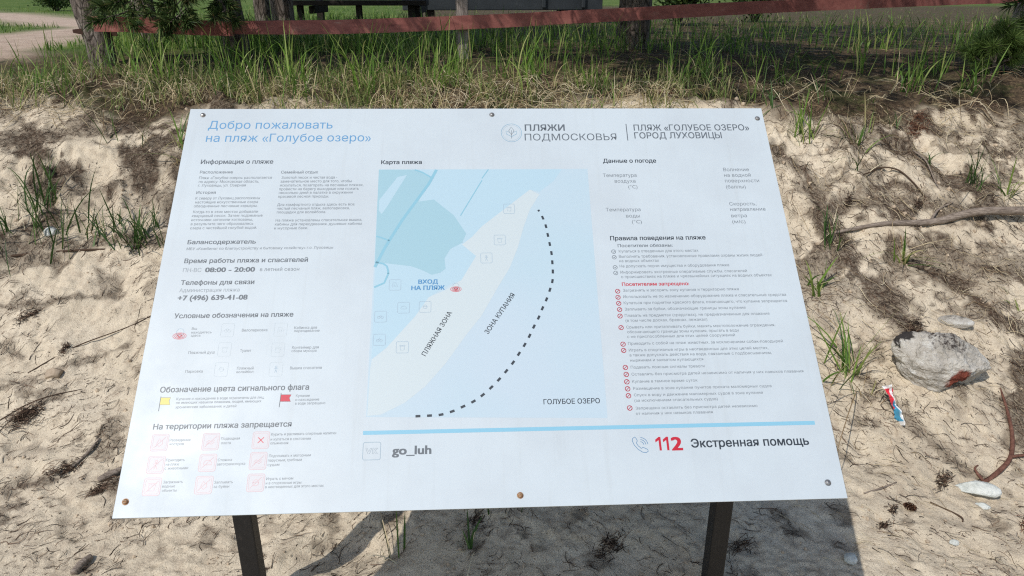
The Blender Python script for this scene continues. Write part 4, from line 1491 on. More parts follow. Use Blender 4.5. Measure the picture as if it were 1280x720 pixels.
pine((.99, 6.35), [(.98, 6.35, 1.0), (.99, 6.35, 1.5), (1.01, 6.33, 2.4), (1.05, 6.2, 4.5), (1.05, 6.1, 8)], [.15, .132, .115, .09, .03],
     upper_crown(1.0, 5.9, 3.8, 7.8, 2.3, 26, 6) + [
         low((1.02, 6.28, 2.6), (.1, 4.1, 2.4)), low((1.02, 6.28, 2.8), (.55, 3.9, 2.6)), low((1.02, 6.28, 2.7), (1.1, 3.95, 2.5)), low((1.02, 6.28, 2.9), (-.5, 4.3, 2.7)),
         low((1.02, 6.28, 3.1), (.0, 3.6, 2.95)), low((1.02, 6.28, 3.2), (1.5, 4.0, 2.85)), low((1.02, 6.28, 3.2), (-.95, 4.0, 3.0)), low((1.02, 6.28, 3.4), (.6, 3.4, 3.2)),
         low((1.02, 6.28, 3.0), (-.9, 4.9, 2.6)), low((1.02, 6.28, 2.5), (.3, 4.7, 2.1)), low((1.02, 6.28, 2.45), (1.7, 4.7, 2.2)), low((1.02, 6.28, 3.6), (1.2, 3.5, 3.3)),
         low((1.02, 6.28, 3.2), (-.45, 2.95, 3.15)), low((1.02, 6.28, 3.3), (.05, 2.85, 3.2)), low((1.02, 6.28, 3.3), (.5, 2.75, 3.25)), low((1.02, 6.28, 3.4), (.95, 2.8, 3.3)), low((1.02, 6.28, 3.3), (1.4, 2.8, 3.2)), low((1.02, 6.28, 3.0), (.2, 3.5, 2.8)), low((1.02, 6.28, 3.0), (.8, 3.5, 2.8)), low((1.02, 6.28, 3.5), (-.2, 3.6, 3.3))],
     "broad grey pine trunk behind the middle of the red rail", 106)
# pine out to the right; its boughs reach into the corner and shade the crest
pine((4.35, 5.1), [(4.35, 5.1, 1.0), (4.3, 5.1, 1.6), (4.25, 5.1, 3.0), (4.2, 5.2, 7.5)], [.14, .12, .10, .03],
     upper_crown(4.2, 5.15, 3.6, 7.4, 2.2, 26, 7) + [
         low((4.28, 5.1, 2.4), (3.2, 4.75, 1.60), -.05, twigs=22), low((4.28, 5.1, 2.2), (3.45, 4.85, 1.50), -.05, twigs=18, tw_len=.3),
         low((4.28, 5.1, 2.6), (2.5, 4.6, 2.3)), low((4.28, 5.1, 2.7), (2.2, 4.0, 2.45)), low((4.28, 5.1, 2.6), (2.9, 3.9, 2.35)), low((4.28, 5.1, 2.9), (1.9, 4.5, 2.7)),
         low((4.28, 5.1, 3.0), (1.7, 3.7, 2.9)), low((4.28, 5.1, 3.1), (2.4, 3.4, 3.0)), low((4.28, 5.1, 3.2), (1.3, 4.1, 3.1)), low((4.28, 5.1, 2.5), (3.3, 4.1, 2.2)),
         low((4.28, 5.1, 2.7), (2.6, 3.2, 2.45), .1), low((4.28, 5.1, 2.5), (2.8, 4.7, 2.0), .0), low((4.28, 5.1, 3.2), (1.6, 3.1, 3.1)), low((4.28, 5.1, 3.4), (1.5, 3.6, 3.3)), low((4.28, 5.1, 3.5), (2.4, 2.7, 3.3))],
     "pine at the right whose green boughs hang into the top corner", 107)

# young pines under it
def sapling(x, y, h_, label, seed):
    rg = np.random.default_rng(seed)
    z = float(height(x, y))
    bs = []
    for k in range(9):
        an = k * 2.4 + rg.random()
        f = k / 9
        L = h_ * (.55 - .4 * f)
        bs.append(dict(a=(x, y, z + h_ * (.1 + .7 * f)), b=(x + L * math.cos(an), y + L * math.sin(an), z + h_ * (.1 + .7 * f) + L * .7), sag=.0, twigs=4, tw_len=.10, tufts=5, per=26, nl=.075, nw=.0013, thick=.006))
    bs.append(dict(a=(x, y, z + h_ * .7), b=(x + .02, y, z + h_ * 1.05), sag=0, twigs=5, tw_len=.08, tufts=4, per=26, nl=.08, nw=.0013, thick=.006))
    r_ = pine((x, y), [(x, y, z - .05), (x, y, z + h_ * .5), (x + .01, y, z + h_)], [.014, .01, .005], bs, label, seed, "young pines on the crest", True)
    r_.name = "young_pine"
    return r_


sapling(3.22, 4.72, .42, "taller bushy young pine in the upper right corner", 201)
sapling(2.86, 4.55, .26, "small young pine on the shaded crest at the right", 202)

# ------------------------------------------------------------------ things beyond the fence
kd = NT("dark_brown_timber")
nd_ = kd.noise(kd.coord("Object", (2, 8, 8)), 8, 5, .7)
kd.base(kd.ramp(nd_, [(.3, (.012, .01, .009)), (.7, (.045, .036, .03))])).set(.8, .2)
dark_wood = kd.m
tz = float(height(-1.58, 8.2))
tbl = empty("picnic_table", (-1.58, 8.2, tz), "dark timber picnic table standing in the grass beyond the fence", "table")


def tbox(name, x0, x1, y0, y1, z0, z1, mat=dark_wood):
    bm = bmesh.new()
    box_bm(bm, ((x0 + x1) / 2 + 1.58, (y0 + y1) / 2 - 8.2, (z0 + z1) / 2 - tz), (x1 - x0, y1 - y0, z1 - z0))
    return bm_obj(name, bm, mat, tbl, bevel=.006)


tbox("seat", -2.30, -.86, 7.92, 8.16, 1.50, 1.55)
for lx in (-2.19, -1.59, -1.06):
    tbox("leg", lx, lx + (.075 if lx > -1.2 else .055), 8.0, 8.08, tz - .06, 1.50)
tbox("table_top", -2.25, -.92, 8.36, 9.02, 1.88, 1.93)
for lx in (-2.15, -1.06):
    tbox("table_leg", lx, lx + .07, 8.64, 8.72, tz - .06, 1.88)
    tbox("brace", lx + .075, lx + .115, 8.03, 8.72, 1.42, 1.495)

ks = NT("slate_painted_metal")
vs_ = ks.coord("Object")
ks.base(ks.ramp(ks.noise(vs_, 3, 5, .65), [(.35, (.022, .027, .032)), (.62, (.036, .042, .048)), (.80, (.15, .16, .17))])).set(.5, .4)
slate = ks.m
cz = float(height(-.2, 12.4))
cont = empty("storage_container", (-.2, 12.5, cz), "dark slate metal container standing on runners in the shade of the trees", "container")
cont.rotation_euler = (0, 0, R(6))


def cbox(name, c, s, mat):
    bm = bmesh.new()
    box_bm(bm, c, s)
    return bm_obj(name, bm, mat, cont, bevel=.012)


cbox("body", (0, 0, .88), (3.0, 1.5, 1.36), slate)
for rx in (-1.1, 1.1):
    cbox("runner", (rx, 0, .08), (.14, 1.4, .235), dark_wood)
cbox("lid", (0, 0, 1.60), (3.1, 1.6, .07), slate)
for rx in (-1.2, -.6, .6, 1.2):
    cbox("rib", (rx, -.775, .88), (.06, .045, 1.30), slate)
cbox("handle", (0, -.78, 1.2), (.30, .03, .03), dark_wood)

LEAF = leaf_mat("shrub_leaf", [(0, (.02, .045, .013)), (.5, (.045, .085, .02)), (1, (.10, .14, .035))], .3)


def shrub(x, y, w, h_, n, label, seed):
    rg = np.random.default_rng(seed)
    z = float(height(x, y))
    root = empty("shrub", (x, y, z), label, "shrub", "shrubs beyond the fence")
    ns = 14
    P = []
    for k in range(ns):
        an, rr = rg.random() * 6.28, w * (.2 + .8 * rg.random()) * .5
        P.append(curve_pts((0, 0, -.05), (rr * math.cos(an), rr * math.sin(an), h_ * (.55 + .45 * rg.random())), -.05, 6, rg, .06))
    v, f_ = strands(np.array(P), np.tile(np.linspace(.014, .004, 6), (ns, 1)), 5)
    link("stems", mesh_np("stems", v, f_, bark), root)
    P = np.array(P)
    i = rg.integers(0, ns, n)
    j = rg.integers(2, 6, n)
    C = P[i, j] + rg.normal(size=(n, 3)) * np.array([w, w, h_]) * .085
    C[:, 2] = np.maximum(C[:, 2], .03)
    d = rg.normal(size=(n, 3))
    d /= np.linalg.norm(d, axis=1, keepdims=True)
    L = .035 + .05 * rg.random((n, 1))
    B = np.stack([C, C + d * L * .5, C + d * L], 1)
    sd = np.cross(d, rg.normal(size=(n, 3)))
    sd /= np.linalg.norm(sd, axis=1, keepdims=True)
    v, f_ = blades(B, np.tile([.004, .016, .002], (n, 1)), sd)
    link("foliage", mesh_np("foliage", v, f_, LEAF), root)


shrub(-15.4, 19.6, 1.4, .55, 2600, "low dark green bush at the far edge of the meadow, left corner", 301)
shrub(-11.9, 20.5, 1.6, .5, 2600, "wide low bush on the far meadow left of the first trunk", 302)
shrub(2.35, 11.2, 1.5, 1.0, 3200, "loose leafy bush right of the dark container", 303)
shrub(3.9, 12.6, 1.2, .9, 2400, "bush at the far right behind the red rail", 304)

# ------------------------------------------------------------------ grass
GRASS = leaf_mat("meadow_grass", [(0, (.05, .11, .02)), (.35, (.11, .21, .036)), (.7, (.20, .32, .06)), (.9, (.32, .38, .11)), (1, (.40, .34, .17))], .35, .45)
GRASS_DRY = leaf_mat("mixed_dry_grass", [(0, (.12, .21, .05)), (.4, (.24, .29, .09)), (.7, (.40, .36, .17)), (1, (.54, .45, .26))], .3, .55)
STRAW = leaf_mat("straw", [(0, (.22, .14, .075)), (.25, (.44, .34, .20)), (.7, (.64, .54, .35)), (1, (.72, .64, .46))], .15, .6)


STRAW_DARK = leaf_mat("forest_litter", [(0, (.05, .035, .025)), (.5, (.15, .10, .06)), (.85, (.30, .22, .13)), (1, (.42, .34, .22))], .1, .7)


def grass_blades(B, H, rg, wid=.0035, lean=.35, droop=.5, dirs=None, M=7):
    """B (N,3) feet, H (N) lengths"""
    N = len(B)
    an = rg.random(N) * 2 * np.pi if dirs is None else dirs
    D = np.stack([np.cos(an), np.sin(an), np.zeros(N)], -1)
    le = lean * (.2 + rg.random(N)) ** 1.3
    dr = droop * rg.random(N) ** 2 * 1.6
    t = np.linspace(0, 1, M)
    out = (le[:, None] * t + dr[:, None] * t ** 2.6) * H[:, None]
    up = (t[None] - (le[:, None] ** 2) * .3 * t - dr[:, None] * .55 * t ** 3) * H[:, None]
    P = B[:, None] + D[:, None] * out[..., None] + np.array([0, 0, 1.0]) * up[..., None]
    w = wid * (.6 + .7 * rg.random(N))[:, None] * np.array([.7, 1, 1, .9, .75, .45, .06])[None] if M == 7 else wid * np.linspace(1, .1, M)[None] * np.ones((N, 1))
    tw = rg.normal(size=N) * .7
    side = np.stack([-np.sin(an + tw), np.cos(an + tw), np.zeros(N)], -1)
    return blades(P, w, side)


def on_ground(x, y):
    return np.stack([x, y, height(x, y) - .006], -1)


rg = np.random.default_rng(42)
# crest: clumps of tall blades
cl = []
n_c = 520
cx = rg.uniform(-3.9, 4.6, n_c)
cyy = 4.12 + 1.75 * rg.random(n_c) ** 1.15
dens = fbm(cx / .55, cyy / .55, 3, 131)
keep = (dens > .36) & ~((cyy < 4.45) & (rg.random(n_c) < .5)) & (rg.random(n_c) < np.interp(cx, [-3.5, -2.6, -2.2, -.6, .3, 1.0, 4], [.30, .35, .85, .7, .42, .28, .22])) & ~((cx < -3.35) & (cyy > 5.2))
cx, cyy = cx[keep], cyy[keep]
parts = []
for x, y in zip(cx, cyy):
    n = int(rg.integers(5, 15))
    r_ = .03 + .05 * rg.random()
    bx, by = x + rg.normal(size=n) * r_, y + rg.normal(size=n) * r_
    hh = (.16 + .30 * rg.random() ** 1.5) * (.55 + .5 * rg.random(n)) * (1.0 if x > -2.6 else .8)
    parts.append(grass_blades(on_ground(bx, by), hh, rg, .0034, .30, .55))
n = 1300
bx, by = rg.uniform(-4, 4.8, n), rg.uniform(4.05, 6.2, n)
kp_ = (fbm(bx / .4, by / .4, 3, 132) > .45) & (rg.random(n) < np.interp(bx, [-3, -2.2, -.6, .4, 1.0], [.5, 1, .9, .5, .4]))
parts.append(grass_blades(on_ground(bx[kp_], by[kp_]), .06 + .16 * rg.random(kp_.sum()), rg, .0026, .5, .6))
v, f_ = joined(parts)
tag(link("crest_grass", mesh_np("crest_grass", v, f_, GRASS)), "tall green grass growing along the crest under the fence", "grass", kind="stuff")
# dry straw lying along the edge of the turf
n = 5200
sx = rg.uniform(-3.9, 3.6, n)
sy = 3.98 + .10 * rg.normal(size=n) + .55 * rg.random(n) ** 1.6 + .12 * (fbm(sx / .4, sx * 0 + 2.2, 3, 141) - .5)
wgt = np.interp(sx, [-4, -1.4, -1.0, .5, 1.0, 4], [.5, .55, 1, 1, .25, .22])
kp_ = (rg.random(n) < wgt) & (fbm(sx / .3, sy / .3, 3, 142) > .45)
sx, sy = sx[kp_], sy[kp_]
N = len(sx)
an = rg.random(N) * 6.283
L = .05 + .16 * rg.random(N) ** 1.5
t = np.linspace(-.5, .5, 6)
bend = rg.normal(size=N) * .5
PX = sx[:, None] + L[:, None] * (np.cos(an)[:, None] * t - np.sin(an)[:, None] * bend[:, None] * (t ** 2 - .1))
PY = sy[:, None] + L[:, None] * (np.sin(an)[:, None] * t + np.cos(an)[:, None] * bend[:, None] * (t ** 2 - .1))
lift = .003 + .035 * rg.random(N)[:, None] * (rg.random(N)[:, None] < .6) * (1 + 1.2 * np.sin((t + .5) * 3.0))[None]
P = np.stack([PX, PY, height(PX, PY) + lift], -1)
v, f_ = strands(P, np.tile(np.array([.5, 1, 1, .9, .7, .3]) * .0015, (N, 1)), 3)
parts = [(v, f_)]
n = 1500
bx, by = rg.uniform(-3.9, 3.0, n), 4.02 + .45 * rg.random(n)
kp_ = (fbm(bx / .3, by / .3, 3, 143) > .46) & ((bx < .9) | (rg.random(n) < .35))
parts.append(grass_blades(on_ground(bx[kp_], by[kp_]), .05 + .15 * rg.random(kp_.sum()), rg, .0016, .9, .9))
v, f_ = joined(parts)
tag(link("dry_straw", mesh_np("dry_straw", v, f_, STRAW)), "dry straw and dead grass matted along the top of the sand bank", "dry grass", kind="stuff")
# yellowing low grass along that edge
n = 5200
bx, by = rg.uniform(-3.9, 1.3, n), 3.98 + .6 * rg.random(n)
kp_ = (fbm(bx / .28, by / .28, 3, 151) > .47) & (rg.random(n) < np.interp(bx, [-3.5, -2.4, -2, .8, 1.3], [.45, .5, 1, .8, .3]))
v, f_ = grass_blades(on_ground(bx[kp_], by[kp_]), .05 + .17 * rg.random(kp_.sum()), rg, .0024, .6, .8)
tag(link("yellowing_grass", mesh_np("yellowing_grass", v, f_, GRASS_DRY)), "yellow green short grass at the top edge of the sand bank", "grass", kind="stuff")
# meadow beyond the fence
n = 46000
rr = 6.0 + 22 * rg.random(n) ** 1.9
th = rg.uniform(-.80, .80, n)
bx, by = rr * np.sin(th), rr * np.cos(th)
kp_ = (by > 5.9) & (path_mask(bx, by) < .3 + .15 * rg.random(n)) & (fbm(bx / 1.1, by / 1.1, 3, 161) > .34) & (rg.random(n) < np.where(by < 9.5, .22, .22) + .8 * open_mask(bx, by))
bx, by = bx[kp_], by[kp_]
hh = (.05 + .13 * rg.random(len(bx))) * np.where((bx > -3.2) & (by < 11), 1.7, .55)
v, f_ = grass_blades(on_ground(bx, by), hh, rg, .0042, .4, .5)
tag(link("meadow_grass", mesh_np("meadow_grass", v, f_, GRASS)), "bright green meadow grass beyond the fence", "grass", kind="stuff")


def tuft(x, y, n, h_, label, seed, spread=.025, lean=.4, droop=.5, wid=.0034, mat=None, dry=0, low_leaf=0, group="grass tufts on the sand bank"):
    rg = np.random.default_rng(seed)
    z = float(height(x, y))
    root = empty("grass_tuft", (x, y, z), label, "grass tuft", group)

    def feet(k, s):
        bx, by = x + rg.normal(size=k) * s, y + rg.normal(size=k) * s
        return np.stack([bx - x, by - y, height(bx, by) - z - .008], -1)
    v, f_ = grass_blades(feet(n, spread), h_ * (.45 + .6 * rg.random(n)), rg, wid, lean, droop)
    link("blades", mesh_np("blades", v, f_, mat or GRASS), root)
    dry = max(dry, 4)
    if dry:
        v, f_ = grass_blades(feet(dry, spread * 1.2), h_ * (.4 + .6 * rg.random(dry)), rg, wid * .45, 1.1, 1.2)
        link("dry_blades", mesh_np("dry_blades", v, f_, STRAW), root)
    return root


GRASS_LIT = leaf_mat("sunlit_grass", [(0, (.10, .20, .03)), (.5, (.22, .37, .06)), (.9, (.38, .47, .14)), (1, (.46, .42, .2))], .4, .42)  # lightened copy of the grass, sunlight put into the leaf colour
DARKG = leaf_mat("dark_reed_grass", [(0, (.03, .07, .018)), (.5, (.055, .115, .028)), (1, (.10, .17, .045))], .25, .45)
TUFTS = [
    # x, y, n, h, label, kwargs
    (-2.10, 3.17, 24, .38, "tall dark green tuft at the far left of the sand bank, over a whitish stone", dict(mat=DARKG, spread=.07, droop=.35)),
    (-2.20, 3.36, 22, .32, "dark tuft just above the tall one at the far left", dict(mat=DARKG, spread=.04, lean=.3)),
    (-2.28, 3.20, 12, .24, "thin tuft at the left picture edge beside the tall dark one", dict(mat=DARKG, spread=.04)),
    (-1.93, 3.24, 14, .19, "low tuft between the tall dark tuft and the dense clump by the board", dict(mat=DARKG, spread=.05, lean=.6)),
    (-1.73, 3.20, 60, .21, "dense dark green clump just left of the board", dict(mat=DARKG, spread=.045, lean=.55, dry=5)),
    (-1.87, 3.22, 3, .21, "pair of upright blades left of the dense clump by the board", dict(mat=DARKG, spread=.015, lean=.12, droop=.1)),
    (-1.585, 3.19, 4, .25, "few long blades leaning beside the left edge of the board", dict(mat=DARKG, spread=.02, lean=.45, droop=.1)),
    (-1.66, 3.74, 11, .22, "sunlit tuft above the left edge of the board with a reddish base", dict(spread=.03, lean=.5, dry=8)),
    (-1.62, 3.63, 6, .22, "drooping half dry tuft at the upper left corner of the board", dict(mat=GRASS_DRY, spread=.03, lean=.7, droop=1.0, dry=14)),
    (-2.06, 3.80, 4, .27, "two or three long thin blades on the left sand slope", dict(mat=DARKG, spread=.05, lean=.35, droop=.15)),
    (-1.84, 3.72, 3, .20, "thin blades below the crest, right of the left slope's long blades", dict(mat=DARKG, spread=.03, lean=.5, droop=.2)),
    (-2.62, 4.18, 16, .30, "green tuft at the upper left where sand meets grass", dict(spread=.06, lean=.35)),
    (-2.86, 4.30, 12, .24, "yellowish tuft nearest the upper left edge", dict(mat=GRASS_DRY, spread=.05)),
    (1.49, 3.78, 24, .24, "bright yellow green tuft right of the board's upper right corner", dict(mat=GRASS, spread=.03, lean=.35, dry=8)),
    (1.36, 3.95, 7, .22, "bluish tuft touching the board's upper right corner", dict(mat=DARKG, spread=.03, lean=.6)),
    (1.86, 3.86, 6, .20, "yellow green tuft on the lip of the right sand bank", dict(mat=GRASS_DRY, spread=.02, lean=.35)),
    (1.99, 3.88, 6, .19, "dark upright tuft on the lip beside the yellow green one", dict(mat=DARKG, spread=.018, lean=.25)),
    (1.735, 3.70, 13, .20, "tuft hanging over the dark hollow in the right bank", dict(spread=.025, lean=.7, droop=.9, dry=9)),
    (1.675, 3.53, 4, .21, "single bent blades above the pale stems of the right bank", dict(mat=DARKG, spread=.012, lean=.4, droop=1.1, dry=6)),
    (1.47, 3.20, 15, .22, "thin dark tuft right of the board's middle", dict(mat=DARKG, spread=.03, lean=.35, dry=7)),
    (1.345, 3.00, 11, .18, "broad leaved tuft touching the right edge of the board", dict(mat=GRASS, spread=.018, lean=.6, droop=.4, wid=.0055)),
    (1.76, 3.13, 14, .17, "flat tuft with straw stems in the middle of the right bank", dict(mat=GRASS, spread=.015, lean=1.0, droop=.7, wid=.0045, dry=13)),
    (1.345, 2.62, 22, .33, "long bright green tuft between the board and the rock", dict(mat=GRASS, spread=.03, lean=.55, droop=.35, wid=.0045, dry=16)),
    (1.40, 2.50, 4, .16, "sparse straw coloured tuft left of the rock", dict(mat=GRASS_DRY, spread=.03, lean=.5, dry=8)),
    (2.24, 3.50, 13, .26, "upright green tuft at the right edge above the long branch", dict(mat=DARKG, spread=.025, lean=.3, dry=5)),
    (2.39, 3.46, 14, .24, "spreading tuft at the far right edge above the branch", dict(spread=.03, lean=.8, dry=6)),
    (2.06, 3.62, 4, .14, "short green shoot on the right sand face", dict(mat=DARKG, spread=.01, lean=.3)),
    (2.13, 2.88, 6, .08, "small olive tuft in the sand below the branch", dict(mat=GRASS_DRY, spread=.03, lean=.8)),
    (-.13, 1.865, 4, .17, "green three bladed shoot in the shadow under the board", dict(mat=DARKG, spread=.008, lean=.5, droop=.2, wid=.005)),
    (-.375, 1.80, 4, .20, "thin tall blades at the left edge of the board's shadow", dict(mat=DARKG, spread=.02, lean=.15, droop=.1)),
    (-.83, 2.05, 10, .16, "grass tuft beside the left leg of the board", dict(spread=.03, lean=.6, droop=.8, dry=4)),
    (-.02, 2.00, 5, .10, "small dark tuft in the shadow at the board's lower edge", dict(mat=DARKG, spread=.03, lean=.8)),
]
for i, (x, y, n, h_, lab, kw) in enumerate(TUFTS):
    tuft(x, y, n, h_, lab, 500 + i, **kw)
# taller sunlit clumps that stand out along the crest
CREST = [(-2.02, 4.42, 18, .33, "bright grass clump on the crest right of the first trunk"), (-1.62, 4.40, 12, .36, "tall thin grass clump under the middle of the left rail"),
         (-1.28, 4.36, 16, .36, "tall bright grass clump above the blue title of the board"), (-.86, 4.36, 15, .36, "arching grass clump left of the centre of the crest"),
         (-.44, 4.38, 18, .30, "broad pale grass clump above the board's top bolt"), (.10, 4.48, 9, .33, "narrow upright clump right of the grey post"),
         (.46, 4.42, 10, .28, "grass clump above the green emblem of the board"), (.96, 4.55, 14, .30, "grass clump below the broad grey trunk"), (1.17, 4.62, 18, .34, "dense tall clump above the divider of the board heading"),
         (2.32, 4.38, 12, .30, "tall green clump in the shade at the upper right"), (2.62, 4.30, 9, .26, "grass clump next to the small young pine")]
for i, (x, y, n, h_, lab) in enumerate(CREST):
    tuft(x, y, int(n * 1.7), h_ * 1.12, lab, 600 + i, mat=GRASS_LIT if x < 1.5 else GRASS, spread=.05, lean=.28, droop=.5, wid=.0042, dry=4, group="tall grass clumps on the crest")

# ------------------------------------------------------------------ roots and litter on the sand
kroot = NT("dark_root")
gr = kroot.n("ShaderNodeNewGeometry")
kroot.base(kroot.ramp(gr.outputs["Random Per Island"], [(0, (.020, .013, .009)), (.5, (.055, .036, .025)), (.8, (.12, .075, .05)), (.93, (.20, .13, .09)), (1, (.34, .26, .18))])).set(.85, .15)


def litter(name, X, Y, L, an, rg, r0, label, curl=.6, lift=.004, mat=None, M=6):
    N = len(X)
    t = np.linspace(-.5, .5, M)
    k1, k2 = rg.normal(size=N) * curl, rg.normal(size=N) * curl * .8
    du = t[None] + 0 * k1[:, None]
    dv = k1[:, None] * (t ** 2 - .08) + k2[:, None] * (t ** 3) * 2
    PX = X[:, None] + L[:, None] * (np.cos(an)[:, None] * du - np.sin(an)[:, None] * dv)
    PY = Y[:, None] + L[:, None] * (np.sin(an)[:, None] * du + np.cos(an)[:, None] * dv)
    lf = lift * (rg.random(N)[:, None] * 2.2 - .5) + L[:, None] * .16 * (rg.random(N)[:, None] ** 2) * (t[None] * np.sign(rg.normal(size=N))[:, None] + .4)
    P = np.stack([PX, PY, height(PX, PY) + lf], -1)
    rad = r0 * (.55 + .9 * rg.random(N) ** 2)[:, None] * np.linspace(1.0, .45, M)[None]
    v, f_ = strands(P, rad, 3)
    return tag(link(name, mesh_np(name, v, f_, mat or kroot.m)), label, "litter", kind="stuff")


rg = np.random.default_rng(77)
n = 170000
X, Y = rg.uniform(-3.2, 3.2, n), rg.uniform(1.5, 4.2, n)
m = soil_mask(X, Y)
kp_ = rg.random(n) < m * .75
X, Y = X[kp_], Y[kp_]
flow = np.where(X < 0, R(48), R(-40))
an = flow + rg.normal(size=len(X)) * .8
litter("root_mat", X, Y, .012 + .045 * rg.random(len(X)) ** 2, an, rg, .00095, "dark mats of fine dead roots in the sand bank", .9, .006, M=5)
n = 30000  # twigs; the short dark bits partly stand in for shadows in sand pits
X, Y = rg.uniform(-3.2, 3.2, n), 1.35 + 2.75 * rg.random(n) ** 1.0
kp_ = (fbm(X / .35, Y / .35, 3, 171) > .38) & ~((np.abs(X) < .9) & (Y > 2.3)) & ~((X > -.4) & (X < 1.0) & (rg.random(n) < .4))
X, Y = X[kp_], Y[kp_]
an = np.where(X < 0, R(50), R(-40)) + rg.normal(size=len(X)) * .55
litter("twig_litter", X, Y, .008 + .060 * rg.random(len(X)) ** 3.2, an, rg, .0012, "scattered thin twigs and rootlets on the sand, some in place of pit shadows", .5, .003)
n = 1500
X, Y = rg.uniform(.9, 3.2, n), 1.35 + 1.6 * rg.random(n)
an = R(-38) + rg.normal(size=n) * .5
litter("needle_litter", X, Y, .03 + .06 * rg.random(n), an, rg, .0007, "dry needles and straws lying on the sand right of the board", .3, .003, STRAW)
n = 1900
X, Y = rg.uniform(1.2, 2.9, n), 2.5 + 1.5 * rg.random(n)
kp_ = soil_mask(X, Y) + .12 > rg.random(n)
X, Y = X[kp_], Y[kp_]
litter("pale_root_litter", X, Y, .03 + .08 * rg.random(len(X)), R(-45) + rg.normal(size=len(X)) * .9, rg, .0009, "pale dry straws among the roots of the right bank", .9, .012, STRAW)

n = 9000
X, Y = rg.uniform(-2.5, 8, n), 4.3 + 8 * rg.random(n) ** 1.6
kp_ = rg.random(n) < 1 - open_mask(X, Y)
X, Y = X[kp_], Y[kp_]
litter("forest_litter", X, Y, .04 + .12 * rg.random(len(X)), rg.random(len(X)) * 6.28, rg, .0018, "fallen needles, twigs and straw on the shaded forest floor", .6, .01, STRAW_DARK)

# crumbs and clods of sand
kcl = NT("sand_clod")
vcl = kcl.coord("Object")
gcl = kcl.n("ShaderNodeNewGeometry")
kcl.base(kcl.mix(.5, kcl.ramp(gcl.outputs["Random Per Island"], [(0, (.34, .26, .18)), (.6, (.55, .44, .32)), (1, (.16, .12, .085))]), kcl.ramp(kcl.noise(vcl, 120, 4, .7), [(.3, (.35, .27, .19)), (.7, (.62, .51, .39))]))).set(.95, .1)


def ico(sub):
    bm = bmesh.new()
    bmesh.ops.create_icosphere(bm, subdivisions=sub, radius=1.0)
    bm.verts.ensure_lookup_table()
    V = np.array([tuple(q.co) for q in bm.verts])
    F = np.array([[q.index for q in fc.verts] for fc in bm.faces])
    bm.free()
    return V, F


IV, IF = ico(1)
n = 3400
X, Y = rg.uniform(-3.0, 3.0, n), 1.4 + 2.75 * rg.random(n)
kp_ = (fbm(X / .2, Y / .2, 3, 181) > .48) & ~((np.abs(X) < .8) & (Y > 2.2))
X, Y = X[kp_], Y[kp_]
N = len(X)
sz = .0022 + .0055 * rg.random(N) ** 3 * (1 + sstep(2.6, 3.4, Y))
sc = sz[:, None, None] * (1 + .5 * (rg.random((N, 1, 3)) - .5)) * (1 + .35 * (rg.random((N, len(IV), 1)) - .5))
V = IV[None] * sc + np.stack([X, Y, height(X, Y) + sz * .25], -1)[:, None]
F = (IF[None] + (np.arange(N) * len(IV))[:, None, None]).reshape(-1, 3)
tag(link("sand_crumbs", mesh_np("sand_crumbs", V.reshape(-1, 3), F, kcl.m, False)), "small crumbs and clods of dried sand strewn over the bank", "sand crumbs", kind="stuff")


# ------------------------------------------------------------------ larger finds on the sand
def fbm3(p, s, seed):
    return (fbm(p[:, 0] / s + 31, p[:, 1] / s, 3, seed) + fbm(p[:, 1] / s, p[:, 2] / s + 11, 3, seed + 5) + fbm(p[:, 2] / s + 7, p[:, 0] / s, 3, seed + 9)) / 3


def stone_mesh(name, dims, seed, mat, cuts=9, rough=.16, sub=5):
    rg = np.random.default_rng(seed)
    V, F = ico(sub)
    for _ in range(cuts):
        nr = rg.normal(size=3)
        nr /= np.linalg.norm(nr)
        dd = .55 + .32 * rg.random()
        q = V @ nr - dd
        V = V - np.where(q > 0, q * .9, 0)[:, None] * nr
    r = np.linalg.norm(V, axis=1, keepdims=True)
    V = V * (1 + rough * 2 * (fbm3(V, .55, seed)[:, None] - .5) + .05 * (fbm3(V, .12, seed + 3)[:, None] - .5))
    return mesh_np(name, V * np.array(dims), F, mat, True)


krk = NT("weathered_concrete_rock")
vk_ = krk.coord("Object")
n1 = krk.noise(vk_, 14, 6, .65)
cc = krk.ramp(n1, [(.3, (.30, .275, .235)), (.5, (.50, .465, .41)), (.7, (.64, .61, .545))])
wh = krk.noise(vk_, 26, 5, .7, .4)
cc = krk.mix(krk.ramp(wh, [(.56, (0, 0, 0)), (.66, (.8, .8, .8))]), cc, (.66, .65, .61))
sep = krk.n("ShaderNodeSeparateXYZ")
krk.l(vk_, sep.inputs[0])


def blob(cx_, cy_, cz_, r_, wob=.04):
    vm = krk.n("ShaderNodeVectorMath", operation='DISTANCE')
    krk.l(vk_, vm.inputs[0])
    vm.inputs[1].default_value = (cx_, cy_, cz_)
    nn = krk.math('MULTIPLY', krk.math('SUBTRACT', krk.noise(vk_, 22, 4, .7), .5), wob * 4)
    return krk.ramp(krk.math('DIVIDE', krk.math('ADD', vm.outputs["Value"], nn), r_), [(.75, (1, 1, 1)), (1.0, (0, 0, 0))])


lich = krk.math('MULTIPLY', blob(.00, .02, .10, .085), krk.ramp(krk.noise(vk_, 70, 4, .7), [(.40, (1, 1, 1)), (.56, (.15, .15, .15))]))
cc = krk.mix(lich, cc, (.055, .042, .038))
cc = krk.mix(blob(-.155, .03, .085, .05), cc, (.045, .04, .038))
redc = krk.ramp(krk.noise(vk_, 40, 4, .7), [(.35, (.12, .03, .02)), (.65, (.30, .085, .055))])
cc = krk.mix(blob(.075, -.10, -.005, .06, .02), cc, redc)
krk.base(cc).set(.9, .2)
krk.bump(krk.noise(vk_, 60, 6, .7), .8, .02)
RV, RF = ico(6)


